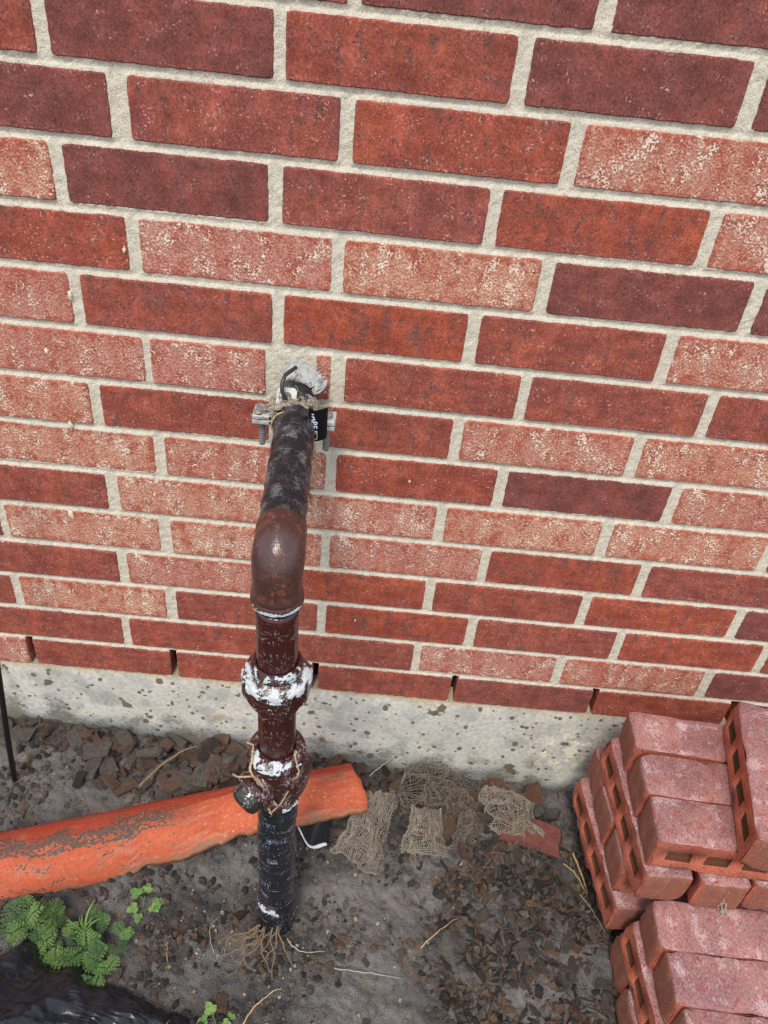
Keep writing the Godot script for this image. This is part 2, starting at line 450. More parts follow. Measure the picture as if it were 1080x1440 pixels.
func foundation_material() -> StandardMaterial3D:
	var W := 2048; var H := 320   # 2.6 m by 0.406 m
	var nm := bytes(noise(41, 0.010, 4), W, H); var nh := bytes(noise(42, 0.11, 3), W, H); var nb := bytes(noise(43, 0.035, 2), W, H); var ne := bytes(noise(44, 0.02, 4), W, H)
	var spots := PackedFloat32Array(); spots.resize(W * H)
	rng.seed = 5
	for k in 1300:
		var x := rng.randf() * W
		var yy := pow(rng.randf(), 1.4)
		var y := 8.0 + yy * 230.0
		var r := rng.randf_range(0.8, 2.8)
		if rng.randf() < 0.06: r = rng.randf_range(3.5, 7.0)
		var el := rng.randf_range(0.6, 1.5)
		var R := int(r * 2.2) + 2
		for dy in range(-R, R + 1):
			for dx in range(-R, R + 1):
				var px := int(x) + dx; var py := int(y) + dy
				if px < 0 or py < 0 or px >= W or py >= H: continue
				var q := sqrt(dx * dx * el + dy * dy / el) / r + (nb[py * W + px] / 255.0 - 0.5) * 2.2 + (nh[py * W + px] / 255.0 - 0.5) * 0.8
				spots[py * W + px] = maxf(spots[py * W + px], clampf((1.0 - q) * 3.0, 0.0, 1.0))
	var d := PackedByteArray(); d.resize(W * H * 3)
	var g := PackedByteArray(); g.resize(W * H)
	for y in H:
		for x in W:
			var i := y * W + x
			var m := nm[i] / 255.0; var h := nh[i] / 255.0; var e := ne[i] / 255.0
			var c := srgb(196, 192, 180).lerp(srgb(216, 213, 203), m)
			c = c.lerp(srgb(160, 166, 165), clampf((e - 0.55) * 3.0, 0.0, 0.4))
			# yellowish mortar smear along the ledge
			c = c.lerp(srgb(196, 172, 128), clampf(1.0 - (y - 3.0 + m * 10.0) / 9.0, 0.0, 1.0) * 0.75)
			# rusty tan blooms
			c = c.lerp(srgb(176, 150, 104), clampf((m * 0.7 + e * 0.5 - 0.86) * 4.0, 0.0, 0.4))
			# tide mark where the wall stands in damp soil
			var xm := x / float(W) * 2.6 - 0.75
			var soil := 0.208 - lerpf(0.055, -0.04, clampf((xm + 0.27) / 1.16, 0.0, 1.2))
			var up := soil / 0.406 * H - y + (m - 0.5) * 46.0 + (h - 0.5) * 14.0
			var damp := 1.0 - clampf((up - 4.0) / 34.0, 0.0, 1.0)
			c = c.lerp(srgb(112, 128, 136), damp * 0.62)
			# flaking white lime
			var lime := clampf((nb[i] / 255.0 + h * 0.3 - 0.66) * 8.0, 0.0, 1.0) * exp(-pow((xm - 0.82) / 0.06, 2.0) - pow((y - 90.0) / 42.0, 2.0)) * 1.6
			c = c.lerp(srgb(240, 232, 205), clampf(lime, 0.0, 1.0))
			c = c.lerp(srgb(106, 92, 70), spots[i] * 0.85)
			var spl := clampf((h * 0.6 + e * 0.5 - 0.66 + 0.22 * clampf(1.0 - up / 60.0, 0.0, 1.0)) * 6.0, 0.0, 0.65) * clampf(1.2 - up / 110.0, 0.0, 1.0)
			c = c.lerp(srgb(118, 104, 86), spl)
			var v := 0.88 + 0.2 * h
			d[i * 3] = int(clampf(c.r * v, 0.0, 1.0) * 255.0); d[i * 3 + 1] = int(clampf(c.g * v, 0.0, 1.0) * 255.0); d[i * 3 + 2] = int(clampf(c.b * v, 0.0, 1.0) * 255.0)
			g[i] = int(clampf(0.55 + (m - 0.5) * 0.3 + (h - 0.5) * 0.2 - spots[i] * 0.3 + lime * 0.2, 0.0, 1.0) * 255.0)
	var mt := mat(Color.WHITE, 0.85, 0.0, 0.35)
	mt.albedo_texture = tex(W, H, d, Image.FORMAT_RGB8)
	relief(mt, tex(W, H, g, Image.FORMAT_L8), 0.2)
	return mt

func drain_material() -> StandardMaterial3D:
	var W := 1024; var H := 256   # along the pipe, round the pipe (0 = front edge, 1 = back edge)
	var nm := bytes(noise(61, 0.012, 4), W, H); var nh := bytes(noise(62, 0.12, 3), W, H); var nq := bytes(noise(63, 0.05, 4), W, H, 4, 1)
	var d := PackedByteArray(); d.resize(W * H * 3)
	var g := PackedByteArray(); g.resize(W * H)
	for y in H:
		for x in W:
			var i := y * W + x
			var m := nm[i] / 255.0; var h := nh[i] / 255.0; var q := nq[i] / 255.0
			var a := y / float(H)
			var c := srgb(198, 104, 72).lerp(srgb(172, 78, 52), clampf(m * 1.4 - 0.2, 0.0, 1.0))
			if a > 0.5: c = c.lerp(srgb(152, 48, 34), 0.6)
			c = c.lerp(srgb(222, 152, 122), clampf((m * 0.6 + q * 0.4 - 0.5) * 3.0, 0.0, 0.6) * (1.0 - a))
			c = c.lerp(srgb(96, 80, 72), clampf((h * 0.5 + m * 0.5 - 0.68) * 8.0, 0.0, 0.8))
			var band := 1.0 - clampf(absf(a - 0.46 + (m - 0.5) * 0.10) / (0.10 + 0.05 * q), 0.0, 1.0)
			var so := clampf((band * 0.9 + (h - 0.5) * 1.5 + (q - 0.5) * 1.4 - 0.38) * 3.0, 0.0, 1.0) * (1.0 - st(0.66, 0.74, x / float(W)))
			c = c.lerp(srgb(112, 98, 88).lerp(srgb(60, 54, 52), h), so * 0.85)
			var ed := clampf((0.10 - a + (m - 0.5) * 0.14) * 12.0, 0.0, 1.0) * 0.65
			c = c.lerp(srgb(150, 118, 92), ed)
			if h > 0.82 and q > 0.5: c = c.lerp(srgb(225, 200, 180), 0.6)
			var v := 0.9 + 0.2 * h
			d[i * 3] = int(clampf(c.r * v, 0.0, 1.0) * 255.0); d[i * 3 + 1] = int(clampf(c.g * v, 0.0, 1.0) * 255.0); d[i * 3 + 2] = int(clampf(c.b * v, 0.0, 1.0) * 255.0)
			g[i] = int(clampf(0.35 + so * 0.5 * h + (h - 0.5) * 0.16 + (m - 0.5) * 0.1, 0.0, 1.0) * 255.0)
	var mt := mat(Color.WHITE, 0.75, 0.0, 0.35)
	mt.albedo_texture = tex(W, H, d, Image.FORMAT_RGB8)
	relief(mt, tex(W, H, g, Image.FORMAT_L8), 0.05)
	return mt

func make_materials() -> void:
	brick_atlas()
	M.mortar = grain(21, 512, [srgb(186, 177, 158), srgb(208, 199, 180), srgb(219, 211, 194), srgb(194, 184, 164)], 0.02, 0.13, 0.13, 0.95, 5.0, true, 0.3)
	M.foundation = foundation_material()
	M.soil = grain(31, 1024, [srgb(66, 65, 66), srgb(106, 104, 104), srgb(136, 133, 131), srgb(106, 102, 100), srgb(166, 162, 158)], 0.016, 0.2, 1.0, 0.95, 2.2, true, 0.3, 0.07, srgb(150, 146, 142))
	M.soil.vertex_color_use_as_albedo = true
	M.crumb = grain(35, 256, [srgb(150, 140, 130), srgb(220, 212, 204), srgb(255, 250, 245)], 0.03, 0.12, 0.2, 0.95, 12.0)
	M.crumb.vertex_color_use_as_albedo = true
	M.bark = []
	var bc := [[srgb(88, 70, 60), srgb(132, 106, 90), srgb(104, 86, 74)], [srgb(80, 73, 68), srgb(116, 106, 98), srgb(134, 125, 117)], [srgb(108, 76, 60), srgb(144, 108, 86), srgb(98, 72, 60)], [srgb(56, 49, 46), srgb(82, 71, 63), srgb(64, 56, 52)]]
	for k in 4:
		var b := grain(101 + k * 3, 256, bc[k], 0.02, 0.12, 0.7, 0.9, 9.0, false, 0.3)
		b.uv1_scale = Vector3(0.7, 3.0, 2.6)
		M.bark.append(b)
	M.tape_dry = tape_material(200, 0.82, false)
	M.tape_wet = tape_material(230, 0.12, true)
	M.riser = iron_material(240, srgb(70, 26, 21), srgb(46, 18, 17), 0.8, 0.2, 0.1)
	M.tee = iron_material(250, srgb(66, 27, 23), srgb(46, 24, 22), 1.15, 0.2, 0.15)
	M.plug = iron_material(260, srgb(46, 46, 38), srgb(30, 30, 28), 0.95, 0.15, 0.2)
	M.elbow = iron_material(270, srgb(84, 50, 44), srgb(52, 38, 40), 0.35, 0.33, 0.9)
	M.drain = drain_material()
	M.foam = grain(46, 256, [srgb(178, 178, 180), srgb(208, 208, 210), srgb(226, 226, 226)], 0.05, 0.25, 0.16, 0.5, 14.0, false, 0.5)
	M.foam.subsurf_scatter_enabled = true; M.foam.subsurf_scatter_strength = 0.4
	M.zinc = grain(47, 256, [srgb(150, 150, 148), srgb(188, 188, 184), srgb(206, 205, 200)], 0.03, 0.15, 0.05, 0.5, 14.0, false, 0.5)
	M.zinc_dark = grain(48, 256, [srgb(104, 104, 106), srgb(132, 132, 132), srgb(120, 112, 104)], 0.03, 0.15, 0.05, 0.5, 14.0, false, 0.5)
	M.rod = mat(srgb(78, 72, 68), 0.4, 0.6)
	M.putty = grain(49, 256, [srgb(156, 158, 158), srgb(184, 184, 181), srgb(198, 194, 184)], 0.03, 0.12, 0.3, 0.95, 14.0)
	M.fluff = grain(50, 256, [srgb(120, 106, 90), srgb(170, 156, 138), srgb(190, 178, 160)], 0.04, 0.14, 0.5, 0.98, 14.0)
	M.black_tape = mat(srgb(20, 20, 22), 0.4, 0.0, 0.3)
	M.print = mat(srgb(190, 198, 214), 0.6)
	M.white_edge = mat(srgb(222, 222, 224), 0.6)
	M.twine = grain(51, 128, [srgb(150, 118, 86), srgb(196, 166, 132), srgb(216, 192, 160)], 0.05, 0.2, 0.2, 0.95, 30.0)
	M.root = grain(52, 128, [srgb(92, 74, 56), srgb(130, 108, 84), srgb(156, 134, 108)], 0.05, 0.2, 0.2, 0.95, 30.0)
	M.straw = grain(53, 128, [srgb(140, 112, 74), srgb(176, 148, 104), srgb(196, 172, 130)], 0.05, 0.2, 0.2, 0.9, 30.0)
	M.pale = grain(54, 128, [srgb(150, 138, 118), srgb(184, 172, 152), srgb(204, 194, 176)], 0.05, 0.2, 0.2, 0.9, 30.0)
	M.burlap = grain(55, 256, [srgb(104, 96, 86), srgb(142, 132, 118), srgb(164, 154, 138)], 0.03, 0.15, 0.1, 0.98, 14.0)
	M.burlap_grey = grain(57, 256, [srgb(84, 76, 68), srgb(116, 106, 96), srgb(138, 126, 114)], 0.03, 0.15, 0.1, 0.98, 14.0)
	M.stake = mat(srgb(20, 20, 21), 0.38)
	M.bag = grain(59, 256, [srgb(20, 21, 26), srgb(32, 34, 41), srgb(48, 50, 58)], 0.02, 0.1, 0.04, 0.27, 6.0, false, 0.4)
	M.leaf = []
	for c in [srgb(80, 114, 56), srgb(104, 140, 70), srgb(66, 96, 52), srgb(126, 158, 80)]:
		var l := grain(71 + M.leaf.size(), 128, [c.darkened(0.2), c, c.lightened(0.12)], 0.04, 0.15, 0.06, 0.5, 24.0, false, 0.5)
		l.backlight = srgb(60, 110, 30) * 0.5
		M.leaf.append(l)
	M.shard = grain(81, 256, [srgb(104, 60, 54), srgb(122, 74, 66), srgb(96, 60, 55)], 0.02, 0.12, 0.25, 0.9, 6.0)
	M.splash = mat(srgb(226, 212, 180), 0.9)
	M.felt = grain(83, 128, [srgb(34, 32, 31), srgb(46, 43, 41), srgb(40, 38, 36)], 0.03, 0.15, 0.1, 0.95, 6.0)

# ------------------------------------------------------------------ wall
const H := 0.0758
const L := 0.254
const X_MIN := -0.72
const X_MAX := 1.72
var joints := []      # per row: sorted [x, half width]
var row_y := []       # centre of each row
const ROWS := 18      # row index 0 is three courses above the first one in the picture
func row_of(k: int) -> int: return k - 3

func lay_out() -> void:
	rng.seed = 3
	var measured := {0: [[2.5, 0.585, 0.009]], 1: [[0, 0.004, 0.0075], [1, 0.255, 0.0065], [2, 0.511, 0.0085], [3, 0.759, 0.009]],
		2: [[0.5, 0.078, 0.011], [1.5, 0.330, 0.008], [2.5, 0.583, 0.0085]],
		3: [[0, -0.001, 0.0075], [1, 0.251, 0.0085], [2, 0.507, 0.0075], [3, 0.764, 0.008]],
		4: [[0.5, 0.078, 0.0075], [1.5, 0.328, 0.0075], [2.5, 0.584, 0.0085], [3.5, 0.845, 0.0085]],
		5: [[0, -0.003, 0.0075], [1, 0.255, 0.0075], [2, 0.506, 0.0085], [3, 0.761, 0.0085]],
		6: [[0.5, 0.080, 0.005], [1.5, 0.336, 0.010], [2.5, 0.588, 0.0075], [3.5, 0.841, 0.008]],
		7: [[0, 0.001, 0.0075], [1, 0.252, 0.0075], [2, 0.508, 0.008], [3, 0.763, 0.0085]],
		8: [[0.5, 0.084, 0.008], [1.5, 0.334, 0.008], [2.5, 0.584, 0.008], [3.5, 0.840, 0.008]],
		9: [[0, 0.006, 0.009], [1, 0.255, 0.007], [2, 0.505, 0.008], [3, 0.759, 0.009]],
		10: [[-0.5, -0.175, 0.006], [0.5, 0.080, 0.0095], [1.5, 0.332, 0.007], [2.5, 0.585, 0.007], [3.5, 0.839, 0.008]],
		11: [[0, 0.004, 0.008], [1, 0.255, 0.007], [2, 0.507, 0.008], [3, 0.764, 0.008], [4, 1.019, 0.008]],
		12: [[-0.5, -0.182, 0.007], [0.5, 0.077, 0.009], [1.5, 0.332, 0.0075], [2.5, 0.588, 0.0085], [3.5, 0.841, 0.008]],
		13: [[0, -0.007, 0.007], [2, 0.503, 0.007], [3, 0.756, 0.008], [4, 1.019, 0.009]],
		14: [[-0.5, -0.186, 0.006], [0.5, 0.071, 0.006], [1.5, 0.327, 0.005], [2.5, 0.578, 0.005], [3.5, 0.836, 0.005]]}
	var ys := [1.2990, 1.2245, 1.1497, 1.0729, 0.9978, 0.9198, 0.8425, 0.7678, 0.6912, 0.6164, 0.5401, 0.4655, 0.3915, 0.3150, 0.2405]
	for k in ROWS:
		var r := row_of(k)
		row_y.append(ys[r] if r >= 0 else 1.299 - r * H)
		var list := []
		for j in range(-4, 8):
			var jj: float = j if posmod(r, 2) == 1 else j + 0.5
			var x: float = jj * L if posmod(r, 2) == 1 else jj * L - 0.0492
			var hw := rng.randf_range(0.0065, 0.0085)
			x += rng.randf_range(-0.003, 0.003)
			for q in measured.get(r, []):
				if absf(q[0] - jj) < 0.01: x = q[1]; hw = q[2]
			if x > X_MIN and x < X_MAX: list.append([x, hw])
		joints.append(list)

const KINDS := {0: "AACCB", 1: "ACACC", 2: "CAABB", 3: "BCAAG", 4: "ABBCC", 5: "BAAAB", 6: "BBAAA", 7: "BAABB", 8: "BBACB", 9: "ABBBB", 10: "BBBAA", 11: "ABAAA", 12: "BAAAA", 13: "AAABBC", 14: "AAAAA"}
# first letter: the brick whose left joint is j = -1 (odd rows) or j = -0.5 (even rows)

func brick_kind(r: int, j: int) -> String:
	var s: String = KINDS.get(r, "")
	var k := j + 1
	if k >= 0 and k < s.length(): return s[k]
	return "AABAC"[posmod(r * 7 + j * 3, 5)]

func cell_uv(kind: String) -> Rect2:
	var row := 0
	match kind:
		"A": row = rng.randi_range(0, 5)
		"B": row = rng.randi_range(6, 10)
		"G": row = rng.randi_range(6, 10)
		"C": row = rng.randi_range(11, 12)
		"D": row = rng.randi_range(13, 14)
	var c := rng.randi_range(0, 3)
	var r := Rect2(c * 0.25 + 0.004, row / 16.0 + 0.002, 0.242, 0.0585)
	return r

func wall_brick(w: float, h: float, uvr: Rect2, flip: Vector2, cut_right := 0.0) -> ArrayMesh:
	var b := MB.new()
	var ring := []
	var nx := 44; var ny := 11
	for i in nx: ring.append(Vector2(-w / 2 + w * i / nx, -h / 2))
	for i in ny: ring.append(Vector2(w / 2, -h / 2 + h * i / ny))
	for i in nx: ring.append(Vector2(w / 2 - w * i / nx, h / 2))
	for i in ny: ring.append(Vector2(-w / 2, h / 2 - h * i / ny))
	var n := ring.size()
	var sd := rng.randf() * 90.0
	for i in n:
		var q: Vector2 = ring[i]
		q += Vector2(wob.get_noise_2d(q.x * 900.0 + sd * 37.0, q.y * 900.0), wob.get_noise_2d(q.x * 900.0, q.y * 900.0 + sd * 53.0)) * 0.0009 + Vector2(0, wob.get_noise_2d(q.x * 60.0 + sd, signf(q.y) * 40.0)) * 0.0008
		# worn corners
		var cx := w / 2 - absf(q.x); var cy := h / 2 - absf(q.y)
		if cx < 0.0025 and cy < 0.0025: q *= Vector2(1.0 - 0.0010 / w * 2.0, 1.0 - 0.0010 / h * 2.0)
		ring[i] = q
	var tone := rng.randf_range(-0.0007, 0.0009)
	var uvf := func(q: Vector2) -> Vector2:
		var t := Vector2(clampf(q.x / w + 0.5, 0, 1), clampf(0.5 - q.y / h, 0, 1))
		if flip.x < 0: t.x = 1.0 - t.x
		if flip.y < 0: t.y = 1.0 - t.y
		return uvr.position + t * uvr.size
	var lay := [[0.0, -0.030], [0.0, -0.0012], [0.0006, 0.0001], [0.0018, 0.0003]]
	for l in lay:
		for i in n:
			var q: Vector2 = ring[i]
			var ins := Vector2(clampf(q.x * 1e4, -1, 1) * (1.0 if absf(absf(q.x) - w / 2) < 0.006 else absf(q.x) / w), 0)
			var sc := Vector2(1.0 - l[0] * 2.0 / w, 1.0 - l[0] * 2.0 / h)
			var qq := q * sc
			b.p(Vector3(qq.x, qq.y, l[1] + (tone if l[1] > -0.02 else 0.0) + (wob.get_noise_2d(q.x * 300.0 + sd, q.y * 300.0) * 0.0005)), uvf.call(qq))
	for l in 3:
		for i in n:
			var a := l * n + i; var c := l * n + (i + 1) % n
			b.quad(a, c, c + n, a + n)
	# front face: rows of quads across the brick
	var f := 3 * n
	var cols := []
	for i in nx + 1:
		var lo := f + i
		var hi := f + (nx + ny + (nx - i)) % n
		cols.append([lo, hi])
	for i in nx:
		if i == 0 or i == nx - 1: continue
		b.quad(cols[i][0], cols[i + 1][0], cols[i + 1][1], cols[i][1])
	# ends, fanned
	var le := [cols[1][1]]
	for i in ny + 1: le.append(f + (2 * nx + ny + i) % n)
	le.append(cols[1][0])
	for i in range(1, le.size() - 1): b.tri(le[0], le[i], le[i + 1])
	var ri := [cols[nx - 1][0]]
	for i in ny + 1: ri.append(f + nx + i)
	ri.append(cols[nx - 1][1])
	for i in range(1, ri.size() - 1): b.tri(ri[0], ri[i], ri[i + 1])
	return b.mesh("smooth", false)

func build_wall() -> void:
	var wall := base("brick_wall", Vector3(0, 0.208, 0))
	tag(wall, "red brick wall with pale mortar joints above the concrete footing", "wall")
	rng.seed = 9
	var off := Vector3(0, -0.208, 0)
	for k in ROWS:
		var r := row_of(k)
		var js: Array = joints[k]
		var top: float = row_y[k] + H / 2 if k == 0 else (row_y[k] + row_y[k - 1]) / 2
		var bot: float = row_y[k] - H / 2 if k == ROWS - 1 else (row_y[k] + row_y[k + 1]) / 2
		if k == ROWS - 1: bot = 0.2035
		var y0 := bot + 0.0055; var y1 := top - 0.0055
		for i in js.size() - 1:
			var x0: float = js[i][0] + js[i][1]; var x1: float = js[i + 1][0] - js[i + 1][1]
			var jj := int(floor((js[i][0] + 0.06) / L + 0.1)) if posmod(r, 2) == 1 else int(floor((js[i][0] + 0.05) / L))
			var kind := brick_kind(r, jj)
			var spans := [[x0, x1]]
			if r == 6 and x0 < 0.2 and x1 > 0.25: spans = [[x0, 0.238], [0.307, x1]]
			if r == 7 and x0 > 0.2 and x0 < 0.3: spans = [[0.322, x1]]
			if r == 7 and x0 > -0.1 and x0 < 0.1: spans = [[x0, 0.243]]
			for s in spans:
				var w: float = s[1] - s[0]
				if r == 6 and s[0] > 0.29 and s[0] < 0.32: kind = "B"
				var uvr := cell_uv(kind)
				if w < 0.2:
					uvr.position.x += uvr.size.x * rng.randf() * (1.0 - w / 0.24); uvr.size.x *= w / 0.24
				var o := part("brick", wall_brick(w, y1 - y0, uvr, Vector2(1 if rng.randf() < 0.5 else -1, 1 if rng.randf() < 0.5 else -1)), M.brick, wall)
				o.position = Vector3((s[0] + s[1]) / 2, (y0 + y1) / 2, 0) + off
				o.rotation.z = rng.randf_range(-0.004, 0.004)
				o.position.z = rng.randf_range(-0.0002, 0.0010)
	# mortar: one bed of joints, thumbed back from the faces
	var b := MB.new()
	var xs := PackedFloat32Array(); var yv := PackedFloat32Array()
	var x := X_MIN + 0.02
	while x < X_MAX - 0.02:
		xs.append(x); x += 0.0032 if x > -0.34 and x < 1.22 else 0.007
	var y := 0.204
	while y < row_y[0] + 0.03:
		yv.append(y); y += 0.0030 if y < 1.36 else 0.007
	var nz := noise(91, 240.0, 2); var nz2 := noise(92, 45.0, 3)
	var id := PackedInt32Array(); id.resize(xs.size() * yv.size()); id.fill(-1)
	var W := xs.size()
	var hid := PackedByteArray(); hid.resize(id.size())
	for iy in yv.size():
		var yy := yv[iy]
		var k := 0
		var best := 9.0
		for q in ROWS:
			if absf(row_y[q] - yy) < best: best = absf(row_y[q] - yy); k = q
		var top: float = row_y[k] + H / 2 if k == 0 else (row_y[k] + row_y[k - 1]) / 2
		var bot: float = row_y[k] - H / 2 if k == ROWS - 1 else (row_y[k] + row_y[k + 1]) / 2
		if k == ROWS - 1: bot = 0.2035
		var dy := maxf(bot + 0.0055 - yy, yy - (top - 0.0055))
		var js: Array = joints[k]
		for ix in W:
			var xx := xs[ix]
			var dx := -1.0
			var weep := false
			for q in js:
				var e: float = q[1] - absf(xx - q[0])
				if e > dx:
					dx = e
					weep = row_of(k) == 14 and e > 0.0005
			if row_of(k) == 6 and xx > 0.238 and xx < 0.307: dx = maxf(dx, minf(xx - 0.238, 0.307 - xx))
			if row_of(k) == 7 and xx > 0.243 and xx < 0.322: dx = maxf(dx, minf(xx - 0.243, 0.322 - xx))
			var e := maxf(dx, dy)
			var i := iy * W + ix
			if e < -0.0045:
				hid[i] = 1
			var z := -0.0005 - 0.0026 * st(-0.001, 0.0050, minf(e, 0.008)) - 0.0020 * st(0.0008, 0.0030, -e)
			z += nz.get_noise_2d(xx, yy) * 0.0013 + nz2.get_noise_2d(xx, yy) * 0.0010
			if weep and dy < 0.0009: hid[i] = 2
			id[i] = b.p(Vector3(xx, yy, z) + off, Vector2(xx, yy))
	for iy in yv.size() - 1:
		for ix in W - 1:
			var a := iy * W + ix
			if hid[a] == 2 or hid[a + 1] == 2 or hid[a + W] == 2 or hid[a + W + 1] == 2: continue
			if hid[a] + hid[a + 1] + hid[a + W] + hid[a + W + 1] == 4: continue
			b.quad(id[a], id[a + 1], id[a + W + 1], id[a + W])
	part("mortar", b.mesh("smooth", false), M.mortar, wall)
	var k2 := 0
	for q in [[-0.011, 0.925, 0.016], [-0.055, 0.842, 0.012], [-0.04, 0.73, 0.018], [-0.065, 0.566, 0.02], [0.237, 1.0, 0.012], [0.07, 0.62, 0.01], [0.5, 0.985, 0.009], [0.066, 0.99, 0.01], [0.45, 0.69, 0.008], [0.665, 0.63, 0.010], [0.39, 0.395, 0.008]]:
		var mb := MB.new()
		var seg := 14
		var cc := mb.p(Vector3(0, 0, 0.0016))
		for rr in 2:
			for i in seg:
				var a := TAU * i / seg
				var r: float = q[2] * (0.32 + 0.30 * wob.get_noise_2d(cos(a) * 6.0 + k2 * 20.0, sin(a) * 6.0)) * (0.55 if rr == 0 else 1.0)
				mb.p(Vector3(cos(a) * r * 0.6, sin(a) * r * 1.25, 0.0012 if rr == 0 else -0.0006))
		for i in seg:
			mb.tri(cc, 1 + i, 1 + (i + 1) % seg)
			mb.quad(1 + i, 1 + seg + i, 1 + seg + (i + 1) % seg, 1 + (i + 1) % seg)
		var sp := part("mortar_splash", mb.mesh("smooth", false), M.splash, wall)
		sp.position = Vector3(q[0], q[1], 0.0012) + off
		k2 += 1
	var bk := MB.new()
	box(bk, Vector3((X_MIN + X_MAX) / 2, 1.38, -0.085) + off, Vector3(X_MAX - X_MIN - 0.05, 2.36, 0.10), Basis.IDENTITY, 0.004)
	part("backing", bk.mesh("flat", false), M.felt, wall)

	# footing
	var f := MB.new()
	var N := 160; var P := 24
	var nn := noise(93, 9.0, 3)
	for iy in P + 1:
		for ix in N + 1:
			var u := float(ix) / N; var v := float(iy) / P
			var px := -0.75 + u * 2.6; var py := 0.208 - v * 0.406
			var z := 0.0045 + nn.get_noise_2d(px, py) * 0.002
			if iy == 0: z -= 0.003
			f.p(Vector3(px - 0.5, py, z), Vector2(u, v))
	for iy in P:
		for ix in N:
			var a := iy * (N + 1) + ix
			f.quad(a, a + N + 1, a + N + 2, a + 1)
	var t0 := f.v.size()
	for ix in N + 1:
		var px := -0.75 + ix * 2.6 / N
		f.p(f.v[ix], Vector2(float(ix) / N, 0.0)); f.p(Vector3(px - 0.5, 0.208, -0.12), Vector2(float(ix) / N, 0.01))
	for ix in N:
		var a := t0 + ix * 2
		f.quad(a, a + 2, a + 3, a + 1)
	var fd := part("concrete_footing", f.mesh("smooth", false), M.foundation)
	fd.position = Vector3(0.5, 0, 0)
	tag(fd, "pale concrete footing with brown speckles under the brick wall", "footing")

# ------------------------------------------------------------------ ground
func build_ground() -> void:
	var b := MB.new()
	b.use_col = true
	var xs := PackedFloat32Array([-30.0, -8.0, -3.0, -1.4])
	var x := -0.75
	while x < 1.65: xs.append(x); x += 0.0045 if x > -0.4 and x < 1.2 else 0.02
	xs.append_array(PackedFloat32Array([2.2, 4.0, 9.0, 30.0]))
	var zs := PackedFloat32Array()
	var z := -0.06
	while z < 0.95: zs.append(z); z += 0.0045 if z > -0.01 and z < 0.62 else 0.015
	zs.append_array(PackedFloat32Array([1.3, 2.2, 4.5, 10.0, 30.0]))
	var tone := noise(95, 4.5, 3); var grit := noise(96, 130.0, 2); var grit2 := noise(97, 60.0, 3)
	for zz in zs:
		for xx in xs:
			var h := ground_y(xx, zz)
			var fine := absf(xx) < 1.6 and zz < 0.95
			if fine: h += grit.get_noise_2d(xx, zz) * 0.0022 + grit2.get_noise_2d(xx, zz) * 0.0035
			var t := clampf(0.5 + tone.get_noise_2d(xx, zz) * 1.1 + 0.45 * exp(-pow((xx - 0.47) / 0.12, 2) - pow((zz - 0.42) / 0.15, 2)), 0, 1)
			# pale dry clay patch against dark compost
			var c := lin(160, 160, 163).lerp(lin(255, 253, 250), t)
			c = c.lerp(lin(255, 232, 212), clampf(soil_mid.get_noise_2d(xx + 7.0, zz) * 0.9, 0, 0.5))
			b.p(Vector3(xx, h, zz), Vector2(xx, zz), c)
	var W := xs.size()
	for iz in zs.size() - 1:
		for ix in W - 1:
			var a := iz * W + ix
			b.quad(a, a + W, a + W + 1, a + 1)
	var g := part("ground", b.mesh("smooth", false), M.soil)
	tag(g, "dark bare soil with crumbs at the foot of the wall", "ground", "", "structure")

func chunk(sd: int, s: Vector3, rag := 0.3) -> ArrayMesh:
	# angular lump: a subdivided box pulled out of square
	var r := RandomNumberGenerator.new(); r.seed = sd
	var b := MB.new()
	var pts := {}
	var n := [3, 2, 3]
	var get := func(i: int, j: int, k: int) -> int:
		var key := Vector3i(i, j, k)
		if not pts.has(key):
			var t := Vector3(float(i) / n[0] - 0.5, float(j) / n[1] - 0.5, float(k) / n[2] - 0.5)
			var e := t * 2.0
			var rnd := 1.0 - 0.10 * (absf(e.x * e.y) + absf(e.y * e.z) + absf(e.x * e.z)) / 3.0 * 1.6
			t = t * rnd + Vector3(r.randf_range(-1, 1) * rag * 0.5, r.randf_range(-1, 1) * rag, r.randf_range(-1, 1) * rag * 0.5) * 0.5
			t.y += 0.25 * sin(t.x * 3.0 + sd)
			pts[key] = b.p(t * s)
		return pts[key]
	for d in 3:
		var u := (d + 1) % 3; var w := (d + 2) % 3
		for sd2 in 2:
			for i in n[u]:
				for j in n[w]:
					var q := []
					for e in [[0, 0], [1, 0], [1, 1], [0, 1]]:
						var t := [0, 0, 0]
						t[d] = n[d] if sd2 == 1 else 0
						t[u] = i + e[0]; t[w] = j + e[1]
						q.append(get.call(t[0], t[1], t[2]))
					if sd2 == 0: q.reverse()
					b.quad(q[0], q[1], q[2], q[3])
	return b.mesh("flat", true)

